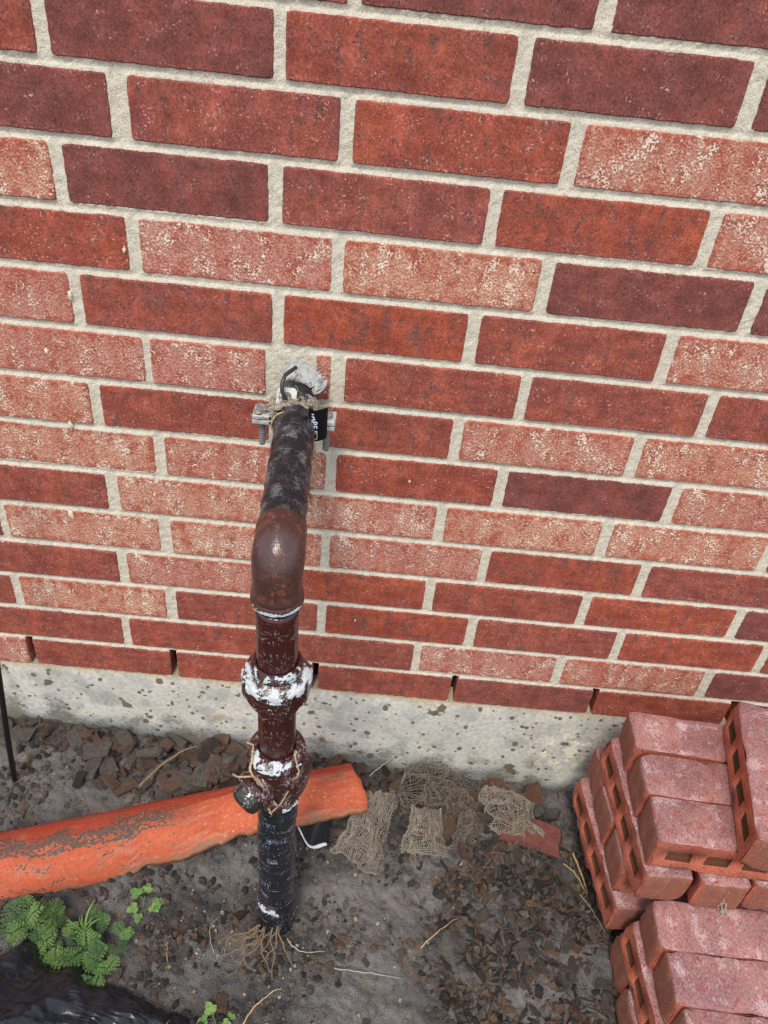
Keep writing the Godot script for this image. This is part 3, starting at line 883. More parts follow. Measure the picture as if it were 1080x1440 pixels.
func build_litter() -> void:
	rng.seed = 21
	var kinds := []
	for k in 14:
		kinds.append(chunk(300 + k, Vector3(1.0, rng.randf_range(0.12, 0.30), rng.randf_range(0.32, 0.7)), 0.26))
	# zones: centre line x0..x1, z0..z1, size range, count, label
	var zones := [
		[-0.10, 0.24, 0.012, 0.122, 0.014, 0.056, 100, "bark chip in the heap along the footing left of the pipe", "bark chips heaped left of the pipe", 3],
		[-0.28, -0.06, 0.008, 0.05, 0.018, 0.042, 26, "bark chip by the footing near the black stake", "bark chips near the black stake", 1],
		[0.30, 0.56, 0.012, 0.10, 0.016, 0.034, 66, "bark chip between the footing and the orange pipe end", "bark chips behind the orange pipe end", 3],
		[0.64, 0.845, 0.14, 0.36, 0.010, 0.026, 60, "bark chip scattered beside the brick stacks", "bark chips beside the brick stacks", 1],
		[0.72, 0.86, 0.28, 0.50, 0.022, 0.044, 16, "weathered bark chip beside the front brick stack", "large bark chips beside the front brick stack", 1],
		[0.42, 0.80, 0.36, 0.53, 0.012, 0.032, 16, "bark chip lying on the bare soil in the foreground", "bark chips on the bare soil", 1],
		[0.00, 0.26, 0.30, 0.47, 0.014, 0.030, 12, "bark chip on the soil beside the green weeds", "bark chips beside the weeds", 1]]
	for zn in zones:
		for k in zn[6]:
			var px := rng.randf_range(zn[0], zn[1]); var pz := rng.randf_range(zn[2], zn[3])
			var s := rng.randf_range(zn[4], zn[5])
			var tone: int = [0, 0, 0, 1, 1, 1, 1, 1, 2, 3][rng.randi_range(0, 9)]
			var o := part("bark_chip", kinds[rng.randi_range(0, 13)], M.bark[tone])
			var lift := 0.0
			if zn[9] == 3: lift = rng.randf() * 0.026 * (1.0 - absf((pz - zn[2]) / (zn[3] - zn[2]) - 0.4))
			o.position = Vector3(px, ground_y(px, pz) + lift + s * 0.10, pz)
			o.rotation = Vector3(rng.randf_range(-0.5, 0.5), rng.randf() * TAU, rng.randf_range(-0.5, 0.5))
			o.scale = Vector3(s, s * rng.randf_range(0.8, 1.2), s)
			var mid: float = (zn[4] + zn[5]) / 2
			tag(o, "%s %s %s" % ["large" if s > mid else "small", ["brown", "grey", "reddish", "blackish"][tone], zn[7]], "bark chip", zn[8])
	# soil crumbs nobody could count
	var small := chunk(999, Vector3(1, 0.8, 0.9), 0.5)
	var crumbs := MultiMesh.new()
	crumbs.transform_format = MultiMesh.TRANSFORM_3D; crumbs.use_colors = true; crumbs.mesh = small
	var list := []
	var pals := [lin(60, 59, 59), lin(92, 90, 89), lin(104, 92, 82), lin(122, 100, 84), lin(74, 71, 70), lin(122, 118, 115)]
	var dens := noise(98, 7.0, 2)
	for k in 70000:
		var px := rng.randf_range(-0.36, 1.0); var pz := rng.randf_range(0.0, 0.62)
		var w := 0.36 + dens.get_noise_2d(px, pz) * 0.9 - 0.3 * exp(-pow((px - 0.47) / 0.12, 2) - pow((pz - 0.42) / 0.15, 2))
		if px > -0.12 and px < 0.56 and pz < 0.12: w += 0.4
		if px > 0.6 and pz > 0.12: w += 0.08
		if rng.randf() > w: continue
		var s := 0.0011 + pow(rng.randf(), 9.0) * 0.011
		if px > 0.58 and pz > 0.14: s = 0.0016 + pow(rng.randf(), 3.2) * 0.0125
		list.append([px, pz, s, pals[rng.randi_range(0, 5)]])
	crumbs.instance_count = list.size()
	for i in list.size():
		var q: Array = list[i]
		var bas := Basis.from_euler(Vector3(rng.randf() * 6.0, rng.randf() * 6.0, rng.randf() * 6.0)).scaled(Vector3.ONE * q[2])
		if q[0] > 0.58 and rng.randf() < 0.7: bas = bas * Basis.from_scale(Vector3(2.4, 0.4, 0.6))
		crumbs.set_instance_transform(i, Transform3D(bas, Vector3(q[0], ground_y(q[0], q[1]) + q[2] * 0.2, q[1])))
		crumbs.set_instance_color(i, q[3] * 1.5)
	var mi := MultiMeshInstance3D.new()
	mi.multimesh = crumbs; mi.material_override = M.crumb
	mi.name = numbered("soil_crumbs"); add_child(mi)
	tag(mi, "loose crumbs of soil and shredded bark strewn over the ground", "soil crumbs", "", "stuff")
	var grit := MultiMesh.new()
	grit.transform_format = MultiMesh.TRANSFORM_3D; grit.use_colors = true; grit.mesh = chunk(998, Vector3(1, 0.9, 1), 0.4)
	grit.instance_count = 420
	for i in 420:
		var px := rng.randf_range(-0.3, 0.92); var pz := rng.randf_range(0.05, 0.58)
		if i % 3 > 0: px = 0.3 + rng.randfn() * 0.12; pz = 0.3 + rng.randfn() * 0.10
		var s := 0.0014 + pow(rng.randf(), 3.0) * 0.0042
		grit.set_instance_transform(i, Transform3D(Basis.from_euler(Vector3(rng.randf() * 6.0, rng.randf() * 6.0, 0)).scaled(Vector3.ONE * s), Vector3(px, ground_y(px, pz) + s * 0.5 + 0.001, pz)))
		grit.set_instance_color(i, [lin(232, 224, 206), lin(214, 196, 160), lin(240, 238, 230), lin(196, 170, 120)][rng.randi_range(0, 3)])
	var gi := MultiMeshInstance3D.new()
	gi.multimesh = grit; gi.material_override = M.crumb
	gi.name = numbered("white_grit"); add_child(gi)
	tag(gi, "tiny white and cream grains dotted over the dark soil", "grit", "", "stuff")

# ------------------------------------------------------------------ pipes
const PX := 0.306
const PZ := 0.315
const PY := 0.823

func wavy(a: Vector3, c: Vector3, n: int, amp: float, sd: float) -> Array:
	var out := []
	for i in n + 1:
		var t := float(i) / n
		out.append(a.lerp(c, t) + Vector3(wob.get_noise_2d(t * 300.0, sd), wob.get_noise_2d(t * 300.0, sd + 40.0), wob.get_noise_2d(t * 300.0, sd + 80.0)) * amp)
	return out

func lumps(called: String, mat2: Material, parent: Node, spots: Array) -> void:
	# foam, dirt: flattened balls pressed on each other
	var b := MB.new()
	for s in spots:
		var c: Vector3 = s[0]; var r: Vector3 = s[1]
		var f := b.v.size()
		var A := 10; var B := 7
		for j in B + 1:
			for i in A + 1:
				var th := PI * j / B; var ph := TAU * i / A
				var d := Vector3(sin(th) * cos(ph), cos(th), sin(th) * sin(ph))
				var k := 1.0 + 0.22 * wob.get_noise_3dv((c + d * r) * 1500.0)
				b.p(c + d * r * k)
		for j in B:
			for i in A:
				var q := f + j * (A + 1) + i
				b.quad(q, q + 1, q + A + 2, q + A + 1)
	part(called, b.mesh("smooth", true), mat2, parent)

func film(called: String, m: Material, parent: Node, prof: Array, a0: float, a1: float, thick: float, sd: float, cover := 0.3) -> void:
	# wet foam clinging to a turned surface; it thins out to nothing at an uneven edge
	var b := MB.new()
	var A := 120; var S := 30
	var ln := 0.0
	for i in prof.size() - 1: ln += (prof[i + 1] - prof[i]).length()
	for k in A + 1:
		var u := k / float(A)
		var a := lerpf(a0, a1, u)
		for j in S + 1:
			var v := j / float(S)
			var d := v * ln; var i := 0
			while i < prof.size() - 2 and d > (prof[i + 1] - prof[i]).length():
				d -= (prof[i + 1] - prof[i]).length(); i += 1
			var t: Vector2 = (prof[i + 1] - prof[i]).normalized()
			var q: Vector2 = prof[i] + t * d
			var n := Vector2(-t.y, t.x)
			var e := minf(minf(u, 1.0 - u) * 5.0, minf(v, 1.0 - v) * 3.0)
			var nz := wob.get_noise_3d(u * (a1 - a0) * 6.0, v * 4.0, sd) * 1.1 + wob.get_noise_3d(u * (a1 - a0) * 26.0, v * 14.0, sd + 9.0) * 0.5
			var h := nz * 1.7 + cover - (1.0 - minf(e, 1.0)) * 0.9
			h = clampf(h * 8.0, 0.0, 1.0) * thick if h > 0.0 else maxf(h * 6.0, -1.0) * 0.004
			q += n * h
			b.p(Vector3(cos(a) * q.x, q.y, sin(a) * q.x), Vector2(u * 4.0, v))
	for k in A:
		for j in S:
			var q := k * (S + 1) + j
			b.quad(q, q + S + 1, q + S + 2, q + 1)
	part(called, b.mesh("smooth", false), m, parent)

func build_pipe() -> void:
	var t := base("iron_pipe", Vector3(PX, 0, 0.313))
	t.rotation.x = 0.0272
	tag(t, "dark iron pipe from the wall down into the soil with black wrapping tape", "pipe")
	var o := Vector3(-PX, 0, -PZ)
	const PY := 0.8145
	# horizontal length with wrapping
	var wall_end := Vector3(0.2835, PY, -0.05); var el_end := Vector3(0.3045, PY, PZ - 0.036)
	var b := MB.new()
	var path := []; var rad := []
	for i in 121:
		var k := i / 120.0
		path.append(wall_end.lerp(el_end, k) + o)
		rad.append(0.0244 + 0.0015 * fposmod(k * 9.0, 1.0) + 0.0006 * wob.get_noise_1d(k * 400.0))
	sweep(b, path, rad, 40, true, 2.4)
	var hp := part("horizontal_pipe", b.mesh("smooth", true), M.tape_dry, t)
	# elbow
	b = MB.new()
	path = []; rad = []
	var R := 0.032
	var c := Vector3(0.306, PY - R, PZ - R)
	path.append(el_end + Vector3(0, 0, -0.006) + o); rad.append(0.0255)
	path.append(el_end + Vector3(0, 0, -0.005) + o); rad.append(0.0272)
	path.append(el_end + Vector3(0, 0, 0.000) + o); rad.append(0.0272)
	for i in 17:
		var a := PI / 2 * i / 16.0
		path.append(c + Vector3(0, cos(a) * R, sin(a) * R) + o); rad.append(0.0262 + 0.0018 * sin(a * 2.0))
	for q in [[0.004, 0.0264], [0.012, 0.0264], [0.0145, 0.0272], [0.019, 0.0282], [0.0215, 0.0282], [0.0228, 0.0268], [0.0245, 0.0268], [0.0260, 0.0288], [0.0315, 0.0290], [0.034, 0.0270], [0.0345, 0.024]]:
		path.append(Vector3(0.306, PY - R - q[0], PZ) + o); rad.append(q[1])
	sweep(b, path, rad, 40, true, 4.0)
	var el := part("elbow", b.mesh("smooth", true), M.elbow, t)
	tag(el, "rusty brown elbow fitting")
	# riser
	b = MB.new()
	path = []; rad = []
	for i in 30:
		path.append(Vector3(0, 0.742 - i * 0.0115, 0)); rad.append(0.0236 + 0.0003 * wob.get_noise_1d(i * 30.0))
	sweep(b, path, rad, 40, true, 5.0)
	part("riser", b.mesh("smooth", true), M.riser, t)
	# union
	b = MB.new()
	lathe(b, Vector3(0, 0.575, 0), Vector3.UP, [Vector2(0.0250, 0.0), Vector2(0.0300, 0.002), Vector2(0.0315, 0.012), Vector2(0.0335, 0.020)], 40, 0, 5.0)
	part("union_body", b.mesh("smooth", true), M.riser, t)
	b = MB.new()
	lathe(b, Vector3(0, 0.594, 0), Vector3.UP, [Vector2(0.030, 0.0), Vector2(0.0385, 0.001), Vector2(0.0425, 0.006), Vector2(0.0425, 0.030), Vector2(0.0405, 0.036), Vector2(0.0335, 0.041), Vector2(0.030, 0.043), Vector2(0.0245, 0.043)], 64, 8, 5.0, 0.3)
	part("union_nut", b.mesh("smooth", true), M.tee, t)
	b = MB.new()
	lathe(b, Vector3(0, 0.636, 0), Vector3.UP, [Vector2(0.0285, -0.002), Vector2(0.0302, 0.002), Vector2(0.0302, 0.010), Vector2(0.0285, 0.013), Vector2(0.0246, 0.0145)], 40, 0, 5.0)
	part("union_collar", b.mesh("smooth", true), M.riser, t)
	# soap foam lying on the union, the elbow rim and the tee
	film("soap_foam", M.foam, t, [Vector2(0.0305, 0.6385), Vector2(0.0345, 0.6365), Vector2(0.0400, 0.6308), Vector2(0.0410, 0.6250), Vector2(0.0410, 0.620)], -0.25, PI + 0.15, 0.0008, 3.0, 0.42)
	film("soap_foam", M.foam, t, [Vector2(0.0250, 0.6508), Vector2(0.0286, 0.6495), Vector2(0.0303, 0.645), Vector2(0.0303, 0.640)], 0.3, PI - 0.3, 0.0006, 13.0, 0.25)
	film("soap_foam", M.foam, t, [Vector2(0.0250, 0.4855), Vector2(0.0300, 0.4842), Vector2(0.0365, 0.4795), Vector2(0.0390, 0.474)], 0.5, PI - 0.45, 0.0007, 23.0, 0.35)
	film("soap_foam", M.foam, t, [Vector2(0.0290, 0.7555), Vector2(0.0292, 0.7515), Vector2(0.0285, 0.7500)], 0.3, PI - 0.6, 0.0004, 33.0, 0.35)
	film("soap_foam", M.foam, t, [Vector2(0.0330, 0.385), Vector2(0.0335, 0.376), Vector2(0.0300, 0.370)], 0.25, 1.2, 0.0008, 43.0, 0.35)
	# tee with a plugged outlet towards the front left
	b = MB.new()
	lathe(b, Vector3(0, 0.372, 0), Vector3.UP, [Vector2(0.0270, 0.0), Vector2(0.0318, 0.002), Vector2(0.0330, 0.008), Vector2(0.0322, 0.016), Vector2(0.0300, 0.020), Vector2(0.0298, 0.030), Vector2(0.0312, 0.052), Vector2(0.0300, 0.074), Vector2(0.0304, 0.078), Vector2(0.0340, 0.084), Vector2(0.0385, 0.092), Vector2(0.0390, 0.100), Vector2(0.0365, 0.107), Vector2(0.0300, 0.112), Vector2(0.0246, 0.113)], 48, 0, 5.0)
	var tee := part("tee", b.mesh("smooth", true), M.tee, t)
	var od := Vector3(-0.62, -0.42, 0.66).normalized()
	b = MB.new()
	lathe(b, Vector3(-0.004, 0.430, 0.004), od, [Vector2(0.024, 0.0), Vector2(0.0245, 0.024), Vector2(0.0280, 0.027), Vector2(0.0290, 0.034), Vector2(0.0275, 0.038), Vector2(0.0205, 0.0385)], 36, 0, 5.0)
	part("outlet", b.mesh("smooth", true), M.tee, tee)
	b = MB.new()
	lathe(b, Vector3(-0.004, 0.430, 0.004) + od * 0.037, od, [Vector2(0.0212, -0.002), Vector2(0.0212, 0.012), Vector2(0.0195, 0.018), Vector2(0.0150, 0.021), Vector2(0.0002, 0.022)], 36, 0, 5.0)
	part("plug", b.mesh("weld", true), M.plug, t)
	b = MB.new()
	lathe(b, Vector3(0.006, 0.432, 0.0), Vector3(0.9, 0.05, 0.25), [Vector2(0.025, 0.0), Vector2(0.0262, 0.022), Vector2(0.0285, 0.025), Vector2(0.0285, 0.031), Vector2(0.026, 0.034), Vector2(0.0003, 0.036)], 32, 0, 5.0)
	part("side_boss", b.mesh("smooth", true), M.tee, tee)
	# wrapped lower length
	b = MB.new()
	path = []; rad = []
	for ii in 131:
		var i := ii / 3.0
		var y := 0.376 - i * 0.0099
		var r := 0.0266 + 0.0018 * fposmod(i / 6.0, 1.0) + 0.0007 * wob.get_noise_1d(i * 60.0)
		if y < 0.085: r += 0.0024 * st(0.085, 0.07, y)
		path.append(Vector3(0.001 * sin(i * 0.4), y, 0)); rad.append(r)
	sweep(b, path, rad, 44, true, 2.5)
	part("wrapped_pipe", b.mesh("smooth", true), M.tape_wet, t)
	film("soap_foam", M.foam, t, [Vector2(0.0292, 0.082), Vector2(0.0302, 0.074), Vector2(0.0302, 0.062)], 1.3, 2.7, 0.0008, 53.0, 0.35)
	film("soap_foam", M.foam, t, [Vector2(0.0290, 0.050), Vector2(0.0300, 0.036), Vector2(0.0300, 0.014)], 0.05, 0.5, 0.0012, 63.0, 0.2)
	# grey filler round the pipe at the wall
	var fl := Node3D.new()
	fl.name = "wall_filler"; t.add_child(fl)
	fl.transform = Transform3D(Basis(Vector3(1, 0, 0), Vector3(0, 0, 1), Vector3(0, -1, 0)), Vector3(0.2855, PY + 0.008, 0.0) + o)
	film("rim", M.putty, fl, [Vector2(0.036, -0.012), Vector2(0.0345, 0.000), Vector2(0.0315, 0.009), Vector2(0.0275, 0.013), Vector2(0.0245, 0.012)], -2.3, -0.3, 0.0009, 73.0, 0.7)
	# curled loose end of the black tape with its print
	b = MB.new()
	for e in [0, 1]:
		for i in 13:
			var a := lerpf(-1.35, 1.25, i / 12.0)
			b.p(Vector3(0.3205 + 0.0125 * sin(a), PY + 0.008 + (0.024 if e == 1 else -0.022) + 0.002 * sin(a * 2.0), 0.070 + 0.0125 * cos(a)) + o, Vector2(i / 12.0, e))
	for i in 12: b.quad(i, i + 1, i + 14, i + 13)
	var te := part("tape_end", b.mesh("smooth", false), M.black_tape, t)
	var tm := TextMesh.new()
	tm.text = "TAPE"; tm.font_size = 16; tm.pixel_size = 0.00062; tm.depth = 0.0004
	var sf := SystemFont.new(); sf.font_names = PackedStringArray(["Droid Sans"]); sf.font_weight = 700
	tm.font = sf
	var tx := part("lettering", tm, M.print, te)
	tx.transform = Transform3D(Basis.from_euler(Vector3(-0.15, 0.1, -PI / 2)), Vector3(0.3165, PY + 0.016, 0.0824) + o)
	b = MB.new()
	for q in [[Vector3(-0.004, 0.006, 0), Vector3(0.004, 0.006, 0)], [Vector3(-0.004, -0.006, 0), Vector3(0.004, -0.006, 0)], [Vector3(-0.004, -0.006, 0), Vector3(-0.004, 0.006, 0)], [Vector3(0.004, -0.006, 0), Vector3(0.004, 0.006, 0)], [Vector3(-0.004, -0.006, 0), Vector3(0.004, 0.006, 0)]]:
		sweep(b, [q[0], q[1]], [0.0005], 5)
	var sy := part("symbol", b.mesh("smooth", true), M.print, te)
	sy.position = Vector3(0.3165, PY - 0.005, 0.0824) + o

	# split clamp on the horizontal length
	var cl := base("pipe_clamp", Vector3(0.287, PY, 0.062))
	tag(cl, "galvanised two piece clamp bolted round the pipe close to the brick wall", "clamp")
	for s in [1, -1]:
		b = MB.new()
		var N := 18
		for i in N + 1:
			var a := PI * i / N
			for q in [[0.0278, -0.015], [0.0278, 0.015], [0.0318, 0.015], [0.0318, -0.015]]:
				b.p(Vector3(cos(a) * q[0], sin(a) * q[0] * s, q[1]))
		for i in N:
			for k in 4:
				var f := i * 4
				b.quad(f + k, f + (k + 1) % 4, f + 4 + (k + 1) % 4, f + 4 + k)
		for e in [-1, 1]:
			box(b, Vector3(e * 0.0405, s * 0.0036, 0), Vector3(0.026, 0.0055, 0.030), Basis.IDENTITY, 0.0008)
		part("upper_half" if s == 1 else "lower_half", b.mesh("flat", false), M.zinc, cl)
	for e in [-1, 1]:
		b = MB.new()
		lathe(b, Vector3(e * 0.0425, 0, 0.002), Vector3.UP, [Vector2(0.0002, -0.044), Vector2(0.0040, -0.0435), Vector2(0.0042, -0.042), Vector2(0.0042, 0.006)], 14)
		for k in 9: lathe(b, Vector3(e * 0.0425, -0.041 + k * 0.0038, 0.002), Vector3.UP, [Vector2(0.0042, 0.0), Vector2(0.0047, 0.0012), Vector2(0.0042, 0.0024)], 14)
		var bo := part("bolt", b.mesh("smooth", false), M.zinc_dark, cl)
		b = MB.new()
		lathe(b, Vector3(e * 0.0425, 0.0064, 0.002), Vector3.UP, [Vector2(0.0075, 0.0), Vector2(0.0078, 0.001), Vector2(0.0078, 0.005), Vector2(0.0068, 0.006), Vector2(0.0002, 0.006)], 24, 6)
		part("nut", b.mesh("flat", false), M.zinc_dark, bo)
	# tab with an eye and a bent rod through it
	b = MB.new()
	var tb := Basis.from_euler(Vector3(-0.75, 0.0, 0.0))
	var tc := Vector3(-0.010, 0.033, 0.008)
	for k in 20:
		var a0 := TAU * k / 20; var a1 := TAU * (k + 1) / 20
		var sq := func(a: float) -> Vector2:
			var m := maxf(absf(cos(a)), absf(sin(a)))
			return Vector2(cos(a), sin(a)) / m * 0.0125
		for zz in [0.0016, -0.0016]:
			var i0 := Vector3(cos(a0) * 0.0068, sin(a0) * 0.0068, zz); var i1 := Vector3(cos(a1) * 0.0068, sin(a1) * 0.0068, zz)
			var e0: Vector2 = sq.call(a0); var e1: Vector2 = sq.call(a1)
			b.flat_quad(tc + tb * i0, tc + tb * Vector3(e0.x, e0.y, zz), tc + tb * Vector3(e1.x, e1.y, zz), tc + tb * i1)
		var f0: Vector2 = sq.call(a0); var f1: Vector2 = sq.call(a1)
		b.flat_quad(tc + tb * Vector3(f0.x, f0.y, -0.0016), tc + tb * Vector3(f1.x, f1.y, -0.0016), tc + tb * Vector3(f1.x, f1.y, 0.0016), tc + tb * Vector3(f0.x, f0.y, 0.0016))
		b.flat_quad(tc + tb * Vector3(cos(a0) * 0.0068, sin(a0) * 0.0068, -0.0016), tc + tb * Vector3(cos(a1) * 0.0068, sin(a1) * 0.0068, -0.0016), tc + tb * Vector3(cos(a1) * 0.0068, sin(a1) * 0.0068, 0.0016), tc + tb * Vector3(cos(a0) * 0.0068, sin(a0) * 0.0068, 0.0016))
	part("eye_tab", b.mesh("flat", false), M.zinc, cl)
	b = MB.new()
	sweep(b, [tc + Vector3(0.001, -0.010, 0.004), tc + Vector3(0.0, 0.0, 0.006), tc + Vector3(-0.005, 0.012, 0.006), tc + Vector3(-0.0055, 0.021, 0.003), tc + Vector3(-0.003, 0.028, -0.006), tc + Vector3(0.008, 0.030, -0.026)], [0.0026], 12)
	part("bent_rod", b.mesh("smooth", true), M.rod, cl)
	# dusty debris caught on the clamp
	var db := []
	rng.seed = 52
	for k in 80:
		var a := rng.randf_range(0.8, 2.5)
		db.append([Vector3(cos(a) * 0.030, sin(a) * 0.0305, rng.randf_range(0.000, 0.020)), Vector3(0.005, 0.003, 0.0045) * rng.randf_range(0.4, 1.2)])
	for k in 16:
		db.append([Vector3(rng.randf_range(-0.052, -0.028), rng.randf_range(0.006, 0.013), rng.randf_range(-0.013, 0.012)), Vector3(0.005, 0.0018, 0.004) * rng.randf_range(0.4, 1.1)])
	lumps("dust_clump", M.fluff, cl, db)
	b = MB.new()
	for k in 90:
		var a := rng.randf_range(0.3, 3.0); var rr := 0.032
		var p0 := Vector3(cos(a) * rr, sin(a) * rr, rng.randf_range(-0.012, 0.020))
		var p1 := p0 + Vector3(rng.randf_range(-0.024, 0.024), rng.randf_range(-0.016, 0.008), rng.randf_range(-0.006, 0.014))
		sweep(b, wavy(p0, p1, 6, 0.005, k * 3.0), [0.0005], 5)
	part("loose_fibres", b.mesh("smooth", true), M.fluff, cl)
	# twine on the horizontal length, below the clamp
	b = MB.new()
	var lp := []
	for i in 41:
		var a := TAU * i / 40.0
		lp.append(Vector3(0.2895 + cos(a) * 0.0285, PY + sin(a) * 0.0285, 0.092 + 0.006 * sin(a * 1.0 + 0.6) + 0.001 * sin(a * 7.0)))
	sweep(b, lp, [0.0013], 7)
	for k in 9:
		var p0 := Vector3(0.316, PY - 0.004 + k * 0.001, 0.088 + k * 0.003)
		sweep(b, wavy(p0, p0 + Vector3(rng.randf_range(0.0, 0.010), -0.02 - rng.randf() * 0.05, rng.randf_range(0.0, 0.05)), 9, 0.007, 100.0 + k), [0.0006], 5)
	for k in 4: sweep(b, wavy(Vector3(0.315, PY - 0.012, 0.165), Vector3(0.330, PY - 0.03, 0.225), 12, 0.014, 300.0 + k * 9.0), [0.0006], 5)
	sweep(b, wavy(Vector3(0.305, PY + 0.030, 0.064), Vector3(0.318, PY - 0.004, 0.094), 8, 0.003, 77.0), [0.0014, 0.0013], 6)
	tag(part("twine_loop", b.mesh("smooth", true), M.twine), "frayed tan twine looped round the taped pipe in front of the clamp", "twine")
	# string hanging in a V over the tee
	b = MB.new()
	var onto := func(list: Array, lift: float) -> Array:
		# points given as angle (degrees) and height, laid on the tee's surface
		var tp := [Vector2(0.372, 0.0335), Vector2(0.392, 0.0305), Vector2(0.446, 0.0308), Vector2(0.456, 0.034), Vector2(0.464, 0.0388), Vector2(0.474, 0.0392), Vector2(0.484, 0.031), Vector2(0.50, 0.0262)]
		var out := []
		for i in list.size() - 1:
			for e in 4:
				var q: Vector2 = list[i].lerp(list[i + 1], e / 4.0)
				var r := 0.0335
				for k in tp.size() - 1:
					if q.y >= tp[k].x and q.y <= tp[k + 1].x: r = lerpf(tp[k].y, tp[k + 1].y, (q.y - tp[k].x) / (tp[k + 1].x - tp[k].x))
				r += lift + 0.0006 * wob.get_noise_2d(out.size() * 9.0, list.size())
				out.append(t.transform * Vector3(cos(deg_to_rad(q.x)) * r, q.y, sin(deg_to_rad(q.x)) * r))
		return out
	sweep(b, onto.call([Vector2(158, 0.505), Vector2(140, 0.484), Vector2(128, 0.470), Vector2(118, 0.448), Vector2(104, 0.428), Vector2(90, 0.410), Vector2(80, 0.398)], 0.0050), [0.0011, 0.0013, 0.0015, 0.0014, 0.0012, 0.0016, 0.0018], 7, true, 1.0, 0.6)
	sweep(b, onto.call([Vector2(35, 0.500), Vector2(42, 0.474), Vector2(48, 0.452), Vector2(56, 0.430), Vector2(72, 0.404), Vector2(92, 0.384), Vector2(100, 0.382)], 0.0046), [0.0010], 7, true, 1.0, 0.5)
	sweep(b, onto.call([Vector2(92, 0.382), Vector2(104, 0.404), Vector2(114, 0.424), Vector2(124, 0.444), Vector2(130, 0.452)], 0.0062), [0.0010], 7, true, 1.0, 0.5)
	var lw := []
	for q in [Vector3(-0.020, 0.452, 0.027), Vector3(-0.030, 0.454, 0.030), Vector3(-0.046, 0.450, 0.030), Vector3(-0.054, 0.443, 0.022), Vector3(-0.053, 0.428, 0.016)]: lw.append(t.transform * q)
	sweep(b, lw, [0.0012], 7, true, 1.0, 0.5)
	tag(part("string", b.mesh("smooth", true), M.twine), "thin tan string hanging in a V over the wet tee fitting", "string")
	# root tangle at the foot of the pipe
	b = MB.new()
	rng.seed = 61
	var rp := Vector3(PX - 0.014, 0.0, PZ + 0.034)
	for k in 17:
		var a := rng.randf_range(1.2, 2.5)
		var ln := rng.randf_range(0.04, 0.095)
		var p0 := rp + Vector3(rng.randf_range(-0.022, 0.026), 0.020 + rng.randf() * 0.014, rng.randf_range(-0.008, 0.006))
		var pts := []
		var p := p0
		var dir := Vector3(cos(a) * 0.6, 0.1, sin(a))
		for i in 11:
			pts.append(p)
			dir = (dir + Vector3(rng.randf_range(-0.75, 0.65), rng.randf_range(-0.35, 0.2), rng.randf_range(-0.6, 0.5))).normalized()
			p += dir * ln / 10.0
			p.y = maxf(p.y, ground_y(p.x, p.z) + 0.002)
		sweep(b, pts, [0.0016, 0.0015, 0.0013, 0.0012, 0.0011, 0.001, 0.0009, 0.0008], 6, true, 1.0, 0.4)
	tag(part("root_tangle", b.mesh("smooth", true), M.root), "tangle of brown fibrous roots at the foot of the pipe", "roots")

